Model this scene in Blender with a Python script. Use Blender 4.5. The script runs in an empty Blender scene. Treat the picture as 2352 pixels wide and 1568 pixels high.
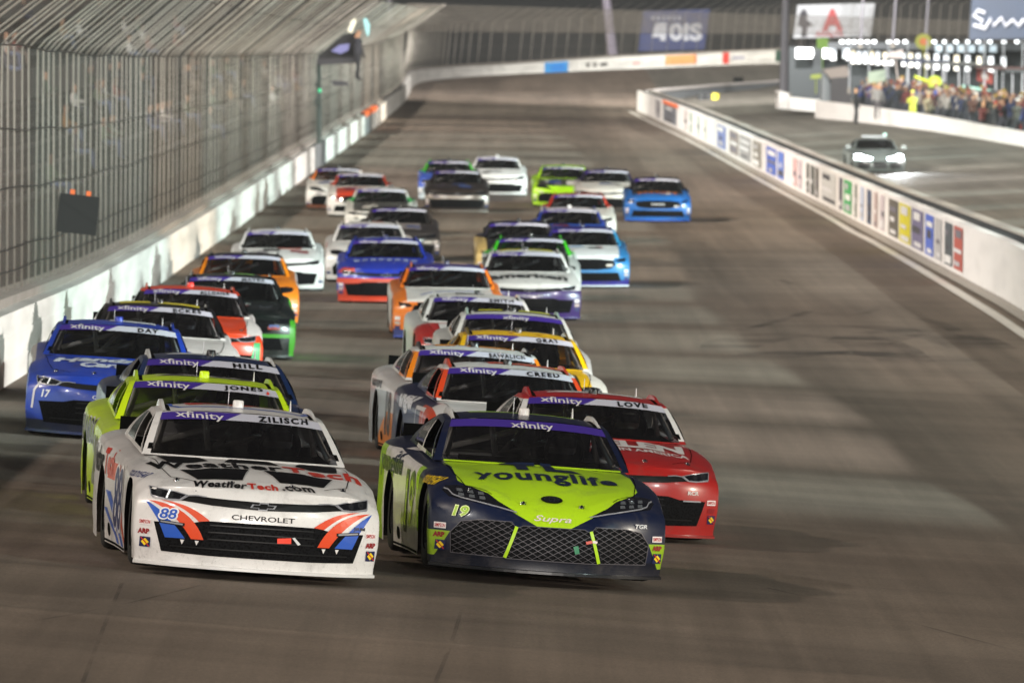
import bpy, bmesh, math, random
import numpy as np
from mathutils import Vector, Matrix
from mathutils.bvhtree import BVHTree
random.seed(7)
R = math.radians
SC = bpy.context.scene
COL = SC.collection

# ------------------------------------------------------------------ camera
FOC, SENS = 300.0, 36.0
cam_d = bpy.data.cameras.new('camera')
cam_d.lens = FOC; cam_d.sensor_width = SENS
cam_d.clip_start = 1.0; cam_d.clip_end = 3000.0
cam_d.dof.use_dof = True; cam_d.dof.focus_distance = 69.0; cam_d.dof.aperture_fstop = 7.0
cam = bpy.data.objects.new('camera', cam_d); COL.objects.link(cam); SC.camera = cam
FPX = FOC / SENS * 2352.0                       # focal length in the pixels used for measuring (2352 x 1568)
PITCH = math.atan((784.0 - 180.0) / FPX); ROLL = R(0.5); CAMZ = 4.0
_fw = Vector((0, math.cos(PITCH), -math.sin(PITCH))); _up = Vector((0, math.sin(PITCH), math.cos(PITCH))); _rt = Vector((1, 0, 0))
_R = _rt * math.cos(ROLL) + _up * math.sin(ROLL); _U = _up * math.cos(ROLL) - _rt * math.sin(ROLL)
cam.matrix_world = Matrix(((_R.x, _U.x, -_fw.x, 0), (_R.y, _U.y, -_fw.y, 0), (_R.z, _U.z, -_fw.z, CAMZ), (0, 0, 0, 1)))
def at(px, py, D):                              # photo pixel + distance along the track -> point
    v = _fw + _R * ((px - 1176.0) / FPX) - _U * ((py - 784.0) / FPX)
    return Vector((0, 0, CAMZ)) + v * (D / v.y)
def mpp(D): return D / FPX                      # metres per measuring pixel

# ------------------------------------------------------------------ sky and light
W = bpy.data.worlds.new('World'); SC.world = W; W.use_nodes = True
wn = W.node_tree.nodes; bg = wn['Background']
bg.inputs[0].default_value = (0.55, 0.52, 0.70, 1); bg.inputs[1].default_value = 0.034
sun_d = bpy.data.lights.new('stadium_sun', 'SUN'); sun_d.energy = 2.0; sun_d.angle = R(2.5); sun_d.color = (1.0, 0.86, 0.72)
sun = bpy.data.objects.new('stadium_sun', sun_d); COL.objects.link(sun)
_d = Vector((0.80, -0.10, -0.56)).normalized()
sun.rotation_euler = _d.to_track_quat('-Z', 'Y').to_euler()
def spot(name, loc, target, watts, cone, blend, col, rad=0.6):
    l = bpy.data.lights.new(name, 'SPOT'); l.energy = watts; l.spot_size = R(cone); l.spot_blend = blend; l.color = col; l.shadow_soft_size = rad
    o = bpy.data.objects.new(name, l); COL.objects.link(o); o.location = loc
    o.rotation_euler = (Vector(target) - Vector(loc)).to_track_quat('-Z', 'Y').to_euler()
    return o
WARM, COOL, NEUT = (1.0, 0.90, 0.74), (0.80, 1.0, 0.96), (1.0, 0.97, 0.93)
# floodlight banks of the speedway: infield side, aimed up the straight at the oncoming field
FLI = (20, 30, 90, 150, 180, 140, 120, 120, 130, 150, 170)
for k in range(11):
    y = -80 + 46 * k
    spot('infield_floodlight', (56, y, 32), (0.0, y + 92, 0.0), FLI[k] * 1000, 78, 1.0, (WARM, WARM, COOL, COOL, NEUT, COOL, WARM, NEUT, COOL, WARM, NEUT)[k], 1.0)
# first turn banks, far behind the camera, looking up the straight
spot('first_turn_floodlight', (36, -170, 22), (2, 90, 0.5), 960000, 16, 0.8, (1.0, .93, .86), 1.5)
spot('first_turn_floodlight', (-24, -165, 22), (-1, 90, 0.5), 430000, 16, 0.8, (1.0, .92, .84), 1.5)
# outside banks on the grandstand roof line
FLO = (40, 50, 150, 260, 380, 480, 540, 580, 600)
for k in range(9):
    y = -70 + 52 * k
    spot('grandstand_floodlight', (-62, y, 42), (2.0, y + 92, 0.0), FLO[k] * 1000, 74, 1.0, (WARM, WARM, NEUT, COOL, NEUT, WARM, NEUT, COOL, NEUT)[k], 1.0)
# low heads on the infield side that wash the outer wall
_yc = 56.0; k = 0
while _yc < 470:
    g0 = float(np.interp(_yc, [0, 240, 325, 430, 520], [0, 0, .5, 1.5, 2.4]))
    spot('wall_floodlight', (46, _yc - 8, 9.0 + g0), (-6.9, _yc, .3 + g0), (132000 + 190 * _yc) * (.28 if _yc < 92 else 1), 21, 1.0, WARM if _yc < 92 else (COOL, COOL, NEUT, COOL, COOL, WARM)[(k // 2) % 6], 0.3)
    _yc += 13 + .03 * max(0, _yc - 90); k += 1
# fill lamp added to brighten the dark turn entry
spot('turn_entry_fill', (-60, 410, 42), (3, 540, 3.0), 1300000, 44, 1.0, (.95, 1.0, .90), 1.0)
# turn wall and pit lane
spot('turn_floodlight', (16, 460, 32), (4, 650, 4.0), 1700000, 42, 0.8, NEUT, 1.0)
spot('pit_floodlight', (22, 255, 22), (18, 400, 2.0), 45000, 50, 0.9, NEUT, 1.0)
SC.view_settings.view_transform = 'Standard'; SC.view_settings.look = 'None'
SC.view_settings.gamma = 1.0; SC.view_settings.exposure = 0.06
SC.cycles.max_bounces = 6; SC.cycles.transparent_max_bounces = 24; SC.cycles.sample_clamp_indirect = 4.0
SC.cycles.caustics_reflective = False; SC.cycles.caustics_refractive = False

# ------------------------------------------------------------------ small helpers
def lin(h):
    h = h.lstrip('#'); v = [int(h[i:i + 2], 16) / 255 for i in (0, 2, 4)]
    return tuple((c / 12.92 if c <= 0.04045 else ((c + 0.055) / 1.055) ** 2.4) for c in v) + (1,)
def tag(o, label=None, cat=None, group=None, kind=None):
    if label: o['label'] = label
    if cat: o['category'] = cat
    if group: o['group'] = group
    if kind: o['kind'] = kind
    return o
def empty(name, loc=(0, 0, 0), rot=(0, 0, 0)):
    o = bpy.data.objects.new(name, None); COL.objects.link(o); o.location = loc; o.rotation_euler = rot
    o.empty_display_size = 0.2
    return o
def link(name, me, mat=None, parent=None, smooth=False):
    o = bpy.data.objects.new(name, me); COL.objects.link(o)
    if mat is not None and not me.materials: me.materials.append(mat)
    if parent: o.parent = parent
    return o
class MB:
    def __init__(s): s.v = []; s.f = []
    def add(s, vs, fs):
        b = len(s.v); s.v += [tuple(p) for p in vs]; s.f += [tuple(i + b for i in f) for f in fs]; return s
    def box(s, c, d, rz=0.0, ry=0.0, taper=1.0):
        M = Matrix.Rotation(rz, 3, 'Z') @ Matrix.Rotation(ry, 3, 'Y'); c = Vector(c); P = []
        for z in (-1, 1):
            t = taper if z > 0 else 1.0
            for x, y in ((-1, -1), (1, -1), (1, 1), (-1, 1)):
                P.append(c + M @ Vector((x * d[0] / 2 * t, y * d[1] / 2 * t, z * d[2] / 2)))
        return s.add(P, [(3, 2, 1, 0), (4, 5, 6, 7), (0, 1, 5, 4), (1, 2, 6, 5), (2, 3, 7, 6), (3, 0, 4, 7)])
    def tube(s, pts, r, n=6, caps=True):
        pts = [Vector(p) for p in pts]; P = []; F = []; rr = r if hasattr(r, '__len__') else [r] * len(pts)
        for i, p in enumerate(pts):
            t = (pts[min(i + 1, len(pts) - 1)] - pts[max(i - 1, 0)]).normalized()
            a = t.cross(Vector((0, 0, 1)));
            if a.length < 1e-3: a = t.cross(Vector((1, 0, 0)))
            a.normalize(); b = t.cross(a)
            for k in range(n):
                q = 2 * math.pi * k / n; P.append(p + (a * math.cos(q) + b * math.sin(q)) * rr[i])
        for i in range(len(pts) - 1):
            for k in range(n):
                F.append((i * n + k, i * n + (k + 1) % n, (i + 1) * n + (k + 1) % n, (i + 1) * n + k))
        if caps: F += [tuple(range(n - 1, -1, -1)), tuple((len(pts) - 1) * n + k for k in range(n))]
        return s.add(P, F)
    def lathe(s, prof, axis='z', c=(0, 0, 0), n=16):
        P = []; F = []; c = Vector(c); m = len(prof)
        for k in range(n):
            q = 2 * math.pi * k / n
            for (r, h) in prof:
                v = (r * math.cos(q), r * math.sin(q), h) if axis == 'z' else (h, r * math.cos(q), r * math.sin(q)) if axis == 'x' else (r * math.cos(q), h, r * math.sin(q))
                P.append(c + Vector(v))
        for k in range(n):
            for j in range(m - 1):
                a, b = k * m + j, ((k + 1) % n) * m + j
                F.append((a, b, b + 1, a + 1))
        return s.add(P, F)
    def sheet(s, grid):
        n, m = len(grid), len(grid[0])
        return s.add([p for row in grid for p in row], [(i * m + j, i * m + j + 1, (i + 1) * m + j + 1, (i + 1) * m + j) for i in range(n - 1) for j in range(m - 1)])
    def mesh(s, name, smooth=False):
        me = bpy.data.meshes.new(name); me.from_pydata(s.v, [], s.f); me.update()
        if smooth: me.polygons.foreach_set('use_smooth', [True] * len(me.polygons))
        return me
    def build(s, name, mat, parent=None, smooth=False): return link(name, s.mesh(name, smooth), mat, parent)

# ------------------------------------------------------------------ materials
MATS = {}
def nt(name):
    m = bpy.data.materials.new(name); m.use_nodes = True; N = m.node_tree.nodes; L = m.node_tree.links
    return m, N, L, N['Principled BSDF']
def plain(name, col, rough=0.6, metal=0.0, coat=0.0, emit=None, es=0.0, vary=0.0, scale=6.0):
    if name in MATS: return MATS[name]
    m, N, L, b = nt(name); c = lin(col) if isinstance(col, str) else tuple(col) + (1,)
    b.inputs['Base Color'].default_value = c; b.inputs['Roughness'].default_value = rough; b.inputs['Metallic'].default_value = metal
    b.inputs['Coat Weight'].default_value = coat
    if emit: b.inputs['Emission Color'].default_value = lin(emit); b.inputs['Emission Strength'].default_value = es
    if vary:
        t = N.new('ShaderNodeTexCoord'); n = N.new('ShaderNodeTexNoise'); n.inputs['Scale'].default_value = scale; n.inputs['Detail'].default_value = 6
        L.new(t.outputs['Object'], n.inputs['Vector'])
        mx = N.new('ShaderNodeMixRGB'); mx.inputs[1].default_value = tuple(x * (1 - vary) for x in c[:3]) + (1,); mx.inputs[2].default_value = tuple(min(1, x * (1 + vary)) for x in c[:3]) + (1,)
        L.new(n.outputs['Fac'], mx.inputs[0]); L.new(mx.outputs[0], b.inputs['Base Color'])
    MATS[name] = m; return m
# ------------------------------------------------------------------ stock car bodies
# car frame: x to the photo's right, y from nose (0) to tail (5), z up
def ip(x, tab): return float(np.interp(x, [a for a, b in tab], [b for a, b in tab]))
def sm(a, b, x):
    t = min(1.0, max(0.0, (x - a) / (b - a))); return t * t * (3 - 2 * t)
ZC = {'camaro': ((.11, .68), (.16, .70), (.3, .735), (.55, .775), (.9, .815), (1.25, .845), (1.6, .868), (2, .88), (3.9, .93), (4.3, .965), (5, .975)),
      'supra': ((.11, .50), (.16, .545), (.25, .60), (.4, .665), (.6, .73), (.9, .795), (1.25, .84), (1.6, .868), (2, .88), (3.9, .93), (4.3, .965), (5, .975)),
      'mustang': ((.11, .69), (.16, .715), (.3, .75), (.55, .79), (.9, .825), (1.25, .85), (1.6, .868), (2, .88), (3.9, .93), (4.3, .965), (5, .975))}
ZS = ((.11, .60), (.3, .665), (.6, .72), (1.0, .76), (1.6, .785), (2.5, .815), (3.3, .85), (3.9, .885), (4.6, .905), (5, .89))
WY = ((.4, .968), (.6, .974), (.8, .977), (1.02, .985), (1.4, .972), (2.4, .955), (3.2, .968), (3.7, .985), (4.3, .975), (5, .935))
YF = {'camaro': ((.06, .035), (.12, .03), (.2, .01), (.35, .0), (.47, .0), (.56, .02), (.63, .055), (.68, .11)),
      'supra': ((.06, .02), (.12, .02), (.2, .0), (.30, .0), (.38, .015), (.44, .045), (.50, .11), (.69, .3)),
      'mustang': ((.06, .035), (.12, .03), (.2, .01), (.35, .0), (.5, .0), (.6, .025), (.66, .06), (.69, .11))}
KPL = {'camaro': (.42, 2.7), 'supra': (.46, 2.3), 'mustang': (.40, 3.0)}
WHF, WHR, WR = 1.02, 3.70, .345
U = [0, .1, .2, .3, .4, .5, .58, .66, .74, .81, .87, .92, .96, .985, 1.0]
U = [-u for u in U[:0:-1]] + U
RW = [0, .1, .2, .32, .45, .58, .7, .8, .88, .945, 1.0]
EY = sorted(set([.53, .57, .61, .635, .648, .67, .70, .75, .82, .92, 1.02, 1.12, 1.22, 1.29, 1.34, 1.37, 1.392, 1.405, 1.45, 1.52, 1.6, 1.7, 1.8, 1.9, 2.0, 2.2, 2.5, 2.8, 3.1, 3.28, 3.315, 3.328, 3.35, 3.38, 3.43, 3.5, 3.6, 3.7, 3.8, 3.9, 3.97, 4.02, 4.05, 4.072, 4.085, 4.13, 4.3, 4.5, 4.7, 4.85, 4.95, 5.0]))
def plan(kind, ax): K, p = KPL[kind]; return K * min(ax, 1.0) ** p
def top_pt(kind, u, s):
    ax = abs(u); y0 = plan(kind, ax) + .11
    y = y0 + (5.0 - y0) * s
    off = plan(kind, ax) * (1 - sm(.0, 1.45, y - y0 * .0) if True else 0)
    ye = .11 + (y - y0) / (5.0 - y0) * 4.89
    zc, zs = ip(ye, ZC[kind]), ip(ye, ZS)
    if kind == 'supra':                                   # outer fenders stand above the low pointed nose
        side = sm(.25, .62, ax); zc = zc + side * max(0.0, ip(ye, ((.11, .12), (.25, .10), (.45, .075), (.8, .03), (1.2, 0))))
        xr = .27 + .35 * min(1, ye / 1.6)                  # raised centre of the bonnet between two creases
        if ye < 1.6: zc += .022 * (1 - sm(xr - .16, xr + .02, ax)) * sm(.1, .8, ye) * (1 - sm(1.35, 1.6, ye))
    else:
        if ye < 1.6: zc += .014 * (1 - sm(.40, .47, ax)) * sm(.2, .6, ye) * (1 - sm(1.4, 1.6, ye))
    zs = min(zs, zc - .02)
    z = zc - (zc - zs) * (.22 * ax ** 2 + .78 * ax ** 9)
    z += .028 * math.exp(-((ye - 1.0) / .38) ** 2) * math.exp(-((ax - .84) / .13) ** 2)
    z += .02 * math.exp(-((ye - 3.75) / .45) ** 2) * math.exp(-((ax - .86) / .12) ** 2)
    return Vector((u * (ip(y, WY) - .035), y, z))
def arch(y):
    for c in (WHF, WHR):
        d = abs(y - c)
        if d < .375: return .335 + math.sqrt(.375 ** 2 - d * d) * .96
    return .075
def side_x(y, z, zt):
    w = ip(y, WY); h = zt - z
    return w - .035 * math.exp(-(h / .035) ** 1.0) + .0 - .03 * sm(.42, .1, z) * 0 - .022 * (1 - sm(.1, .32, z))
def body_sheets(kind):
    T = [[top_pt(kind, u, (e - .53) / 4.47) for u in U] for e in EY]
    F = []
    for r in RW:
        row = []
        for j, u in enumerate(U):
            tp = T[0][j]; z = .06 + r * (tp.z - .06)
            prof = YF[kind]; zr = prof[0][0] + (z - .06) / (tp.z - .06) * (prof[-2 if kind == 'supra' else -1][0] - prof[0][0])
            y = plan(kind, abs(u)) + ip(zr, prof)
            if r == 1.0: y = tp.y
            xe = side_x(T[0][-1].y, z, T[0][-1].z)
            row.append(Vector((u * (xe if r < 1 else abs(T[0][-1].x)), y, z)))
        F.append(row)
    S = {}
    for sg, j in ((-1, 0), (1, len(U) - 1)):
        G = []
        for i, e in enumerate(EY):
            tp = T[i][j]; zb = arch(tp.y) if i > 0 else .06
            col = []
            for r in RW:
                z = zb + r * (tp.z - zb)
                if i == 0: col.append(F[RW.index(r)][j])
                elif r == 1.0: col.append(tp)
                else: col.append(Vector((sg * side_x(tp.y, z, tp.z), tp.y, z)))
            G.append(col)
        S[sg] = G
    Bk = [[Vector((u * abs(S[1][-1][k].x), 5.0 + .02 * (1 - u * u), .075 + r * (T[-1][j].z - .075))) if k < len(RW) - 1 else T[-1][j] for j, u in enumerate(U)] for k, r in enumerate(RW)]
    return T, F, S, Bk
# greenhouse
def ws_pt(u, v):
    a = abs(u); b = Vector((.825 * u, 1.50 + .36 * a ** 2.2, .868 - .012 * a * a)); t = Vector((.688 * u, 2.27 + .13 * a * a, 1.222 - .042 * a ** 3))
    p = b.lerp(t, v); bul = .03 * math.sin(math.pi * v) * (1 - .5 * a); return p + Vector((0, -.5 * bul, .85 * bul))
def roof_pt(u, t):
    a = abs(u); f = ws_pt(u, 1.0); b = Vector((.665 * u, 3.25, 1.242 - .055 * a ** 3)); p = f.lerp(b, t)
    return p + Vector((0, 0, .032 * math.sin(math.pi * t) + .006 * (1 - a * a)))
def back_pt(u, v):
    a = abs(u); t = roof_pt(u, 1.0); b = Vector((.78 * u, 4.15, .94)); return t.lerp(b, v) + Vector((0, 0, .03 * math.sin(math.pi * v)))
def side_pt(sg, t, v):
    b = ws_pt(sg, 0.0).lerp(Vector((sg * .78, 4.15, .94)), t)
    tp = ws_pt(sg, 1.0).lerp(roof_pt(sg, 1.0), t) if True else None
    r = roof_pt(sg, t); tp = Vector((r.x, r.y, r.z))
    p = b.lerp(tp, v); p.x += sg * .025 * math.sin(math.pi * v); return p
WU = [-1, -.965, -.925, -.8, -.6, -.4, -.2, 0, .2, .4, .6, .8, .925, .965, 1]; WV = [0, .03, .12, .25, .4, .55, .7, .82, .92, .985, 1.0]
ST = [0, .05, .12, .2, .3, .4, .46, .50, .6, .7, .8, .86, .93, 1.0]; SV = [0, .1, .3, .5, .7, .88, .95, 1.0]
GAL = {}
def finish(bm, lvl=0):
    bmesh.ops.remove_doubles(bm, verts=bm.verts, dist=.0015); bmesh.ops.recalc_face_normals(bm, faces=bm.faces)
def make_shell(kind):
    T, F, S, Bk = body_sheets(kind)
    mb = MB(); black = []
    mb.sheet(T); mb.sheet(F); mb.sheet(S[-1]); mb.sheet(S[1]); mb.sheet(Bk)
    nlow = len(mb.f)
    glass = MB(); quarter = {-1: MB(), 1: MB()}; door_win = {-1: MB(), 1: MB()}; rear = MB()
    def quadset(us, vs, fn, isglass, gl, cover=None):
        for i in range(len(us) - 1):
            for j in range(len(vs) - 1):
                q = [fn(us[i], vs[j]), fn(us[i + 1], vs[j]), fn(us[i + 1], vs[j + 1]), fn(us[i], vs[j + 1])]
                tgt = isglass((us[i] + us[i + 1]) / 2, (vs[j] + vs[j + 1]) / 2)
                (tgt or mb).add(q, [(0, 1, 2, 3)])
    quadset(WU, WV, ws_pt, lambda u, v: glass if abs(u) < .925 and .03 < v < .985 else None, None)
    quadset(WU, [0, .12, .25, .5, .75, .9, 1.0], roof_pt, lambda u, v: None, None)
    quadset(WU, [0, .1, .3, .5, .7, .9, 1.0], back_pt, lambda u, v: rear if abs(u) < .8 and .1 < v < .9 else None, None)
    for sg in (-1, 1):
        quadset(ST, SV, lambda t, v, sg=sg: side_pt(sg, t, v), lambda t, v, sg=sg: (door_win[sg] if .05 < t < .46 and .1 < v < .88 else quarter[sg] if .50 < t < .86 and .1 < v < .88 else None), None)
    bm = bmesh.new(); vs = [bm.verts.new(p) for p in mb.v]
    for f in mb.f:
        try: bm.faces.new([vs[i] for i in f])
        except ValueError: pass
    finish(bm)
    # dark cabin floor: faces of the lower shell hidden inside the greenhouse
    for f in bm.faces:
        c = f.calc_center_median(); f.smooth = True
        if 1.82 < c.y < 4.0 and abs(c.x) < .76 and .82 < c.z < .965 and f.normal.z > .8 and abs(c.x) < .80 - .0: f.material_index = 1 if c.y > 1.86 + .0 else 0
    me = bpy.data.meshes.new(kind + '_shell'); bm.to_mesh(me); bm.free()
    def sub(m, nm):
        b = bmesh.new(); w = [b.verts.new(p) for p in m.v]
        for f in m.f: b.faces.new([w[i] for i in f])
        finish(b)
        for f in b.faces: f.smooth = True
        q = bpy.data.meshes.new(nm); b.to_mesh(q); b.free(); return q
    G = dict(shell=me, windshield=sub(glass, 'windshield'), rear=sub(rear, 'rear_window'), qL=sub(quarter[-1], 'quarter_window'), qR=sub(quarter[1], 'quarter_window'), dL=sub(door_win[-1], 'door_window'), dR=sub(door_win[1], 'door_window'))
    vv = [v.co.copy() for v in me.vertices]; ff = [tuple(p.vertices) for p in me.polygons if p.material_index == 0]
    for k in ('windshield', 'qL', 'qR', 'dL', 'dR', 'rear'):
        b0 = len(vv); vv += [v.co.copy() for v in G[k].vertices]; ff += [tuple(i + b0 for i in p.vertices) for p in G[k].polygons]
    G['bvh'] = BVHTree.FromPolygons(vv, ff)
    # splitter
    mb = MB(); A = []
    for j, u in enumerate(U):
        p = F[0][j]; k = .03 * (1 - .3 * abs(u))
        A.append([Vector((p.x * 1.004, p.y + .08, .045)), Vector((p.x * 1.012, p.y - k, .045)), Vector((p.x * 1.012, p.y - k, .066)), Vector((p.x * 1.004, p.y + .01, .074))])
    mb.sheet(A); G['splitter'] = mb.mesh('splitter', False)
    return G
_tmp_text = {}
def text_polys(s, bold=0.0, shear=0.0, space=1.0):
    key = (s, bold, shear, space)
    if key in _tmp_text: return _tmp_text[key]
    cu = bpy.data.curves.new('t', 'FONT'); cu.body = s; cu.size = 1.0; cu.offset = bold; cu.shear = shear; cu.space_character = space; cu.fill_mode = 'FRONT'; cu.resolution_u = 3
    o = bpy.data.objects.new('t', cu); COL.objects.link(o)
    dg = bpy.context.evaluated_depsgraph_get(); dg.update()
    me = bpy.data.meshes.new_from_object(o.evaluated_get(dg))
    V = [(v.co.x, v.co.y) for v in me.vertices]; Fc = [tuple(p.vertices) for p in me.polygons]
    bpy.data.objects.remove(o); bpy.data.curves.remove(cu); bpy.data.meshes.remove(me)
    xs = [a for a, b in V]; ys = [b for a, b in V]; x0, x1, y0, y1 = min(xs), max(xs), min(ys), max(ys)
    V = [((a - x0) / (x1 - x0) - .5, (b - y0) / (y1 - y0) - .5) for a, b in V]
    _tmp_text[key] = (V, Fc); return V, Fc
def shape_text(s, c, w, h, bold=.02, shear=0, rot=0, arc=0, space=1.0):
    V, Fc = text_polys(s, bold, shear, space); cr, sr = math.cos(rot), math.sin(rot)
    out = []
    for a, b in V:
        x, y = a * w, b * h + arc * (a * a - .1)
        out.append((c[0] + x * cr - y * sr, c[1] + x * sr + y * cr))
    return out, Fc
def shape_poly(pts): return list(pts), [tuple(range(len(pts)))]
def shape_ring(outer, inner):
    n = len(outer); return list(outer) + list(inner), [(i, (i + 1) % n, n + (i + 1) % n, n + i) for i in range(n)]
def stroke(pts, w):
    P = []; F = []
    for i, p in enumerate(pts):
        a = pts[max(0, i - 1)]; b = pts[min(len(pts) - 1, i + 1)]; dx, dy = b[0] - a[0], b[1] - a[1]; l = math.hypot(dx, dy) or 1
        ww = (w[i] if hasattr(w, '__len__') else w) / 2; nx, ny = -dy / l * ww, dx / l * ww
        P += [(p[0] + nx, p[1] + ny), (p[0] - nx, p[1] - ny)]
    for i in range(len(pts) - 1): F.append((2 * i, 2 * i + 1, 2 * i + 3, 2 * i + 2))
    return P, F
def merge(*shapes):
    V = []; Fc = []
    for v, f in shapes:
        b = len(V); V += v; Fc += [tuple(i + b for i in q) for q in f]
    return V, Fc
def mirror(sh): return [(-a, b) for a, b in sh[0]], [tuple(reversed(f)) for f in sh[1]]
def project(shape, plane, bvh, off=.004, step=.045):
    V, Fc = shape; bm = bmesh.new(); vs = [bm.verts.new((a, b, 0)) for a, b in V]
    for f in Fc:
        try: bm.faces.new([vs[i] for i in f])
        except ValueError: pass
    bmesh.ops.triangulate(bm, faces=bm.faces[:])
    xs = [v.co.x for v in bm.verts]; ys = [v.co.y for v in bm.verts]
    for ax, lo, hi in ((0, min(xs), max(xs)), (1, min(ys), max(ys))):
        k = math.floor(lo / step) + 1
        while k * step < hi:
            co = Vector((k * step if ax == 0 else 0, k * step if ax else 0, 0)); no = Vector((1 if ax == 0 else 0, 1 if ax else 0, 0))
            bmesh.ops.bisect_plane(bm, geom=bm.verts[:] + bm.edges[:] + bm.faces[:], plane_co=co, plane_no=no, dist=1e-5); k += 1
    for v in bm.verts:
        a, b = v.co.x, v.co.y
        if plane == 'front': o, d = Vector((a, -1, b)), Vector((0, 1, 0))
        elif plane == 'top': o, d = Vector((a, b, 2.5)), Vector((0, 0, -1))
        elif plane == 'left': o, d = Vector((-2.5, a, b)), Vector((1, 0, 0))
        else: o, d = Vector((2.5, a, b)), Vector((-1, 0, 0))
        h, n, i, t = bvh.ray_cast(o, d)
        if h is None or (plane == 'front' and t > 4.5):
            h, n, i, t = bvh.find_nearest(o + d * (1.15 if plane == 'front' else 1.5))
        if n.dot(d) > 0: n = -n
        v.co = h - d * (off + .001) + (n * (off * .4) if plane == 'front' else Vector((0, 0, 0)))
    bmesh.ops.recalc_face_normals(bm, faces=bm.faces)
    me = bpy.data.meshes.new('decal'); bm.to_mesh(me); bm.free()
    return me
# ------------------------------------------------------------------ car materials
def gloss(name, col, rough=.32, coat=.5, metal=0.0): return plain(name, col, rough, metal, coat)
M_BLACK = plain('satin_black', '#0b0b0c', .45); M_MATTE = plain('matte_black', '#060606', .8); M_CABIN = plain('cabin_dark', '#050505', .9)
M_RUB = plain('tyre_rubber', '#121211', .75, vary=.25, scale=14); M_RIM = plain('wheel_rim', '#1a1a1c', .4, .6)
for _m in (M_BLACK, M_MATTE, M_CABIN): _m.node_tree.nodes['Principled BSDF'].inputs['Specular IOR Level'].default_value = .3 if _m is M_BLACK else .06
M_CAGE = plain('cage_grey', '#d2cec8', .5)
M_WHITE = gloss('decal_white', '#d8d4d2'); M_PUR = gloss('banner_purple', '#3f2b86', .4, .2); M_INK = plain('decal_black', '#0a0a0b', .5); M_INK.node_tree.nodes['Principled BSDF'].inputs['Specular IOR Level'].default_value = .2
M_CHROME = plain('chrome', '#cfcfcf', .15, 1.0); M_SILV = plain('silver_trim', '#9a9aa0', .35, .3); M_REDTAPE = plain('tape_red', '#e8391c', .5)
M_BANW = gloss('banner_white', '#b9b8c4', .45, .1)
def glass_mat(name, tint, rough=.06, dirt=.0):
    m = bpy.data.materials.new(name); m.use_nodes = True; N = m.node_tree.nodes; L = m.node_tree.links; N.clear()
    o = N.new('ShaderNodeOutputMaterial'); t = N.new('ShaderNodeBsdfTransparent'); g = N.new('ShaderNodeBsdfGlossy'); x = N.new('ShaderNodeMixShader'); fr = N.new('ShaderNodeFresnel')
    t.inputs[0].default_value = lin(tint); g.inputs['Roughness'].default_value = rough; g.inputs[0].default_value = (.9, .9, .92, 1); fr.inputs[0].default_value = 1.45
    L.new(fr.outputs[0], x.inputs[0]); L.new(t.outputs[0], x.inputs[1]); L.new(g.outputs[0], x.inputs[2]); out = x.outputs[0]
    if dirt:                                       # dust and wipe streaks on the glass
        d = N.new('ShaderNodeBsdfDiffuse'); d.inputs[0].default_value = (.55, .52, .5, 1); tc = N.new('ShaderNodeTexCoord'); mp = N.new('ShaderNodeMapping'); mp.inputs['Scale'].default_value = (9, 1.2, 1.2); mp.inputs['Rotation'].default_value = (0, .5, 0)
        n = N.new('ShaderNodeTexNoise'); n.inputs['Scale'].default_value = 2.2; n.inputs['Detail'].default_value = 7; L.new(tc.outputs['Object'], mp.inputs[0]); L.new(mp.outputs[0], n.inputs['Vector'])
        r = N.new('ShaderNodeMapRange'); r.inputs[1].default_value = .42; r.inputs[2].default_value = .78; r.inputs[3].default_value = .006; r.inputs[4].default_value = dirt; L.new(n.outputs['Fac'], r.inputs[0])
        y = N.new('ShaderNodeMixShader'); L.new(r.outputs[0], y.inputs[0]); L.new(out, y.inputs[1]); L.new(d.outputs[0], y.inputs[2]); out = y.outputs[0]
    L.new(out, o.inputs[0]); MATS[name] = m; return m
M_GLASS = glass_mat('windshield_glass', '#b4b6ba', .05, .016); M_SMOKE = glass_mat('smoked_glass', '#3a3a3e'); M_LENS = glass_mat('lamp_lens', '#dfe3e8', .03)
def grille_mat():
    m, N, L, b = nt('grille_mesh'); t = N.new('ShaderNodeTexCoord'); v = N.new('ShaderNodeTexVoronoi'); v.inputs['Scale'].default_value = 55
    L.new(t.outputs['Object'], v.inputs['Vector']); r = N.new('ShaderNodeValToRGB'); r.color_ramp.elements[0].color = (.001, .001, .001, 1); r.color_ramp.elements[1].color = (.008, .008, .009, 1)
    r.color_ramp.elements[0].position = .2; r.color_ramp.elements[1].position = .55
    L.new(v.outputs['Distance'], r.inputs[0]); L.new(r.outputs[0], b.inputs['Base Color']); b.inputs['Roughness'].default_value = .8; b.inputs['Specular IOR Level'].default_value = .05; return m
M_GRILLE = grille_mat()
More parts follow.
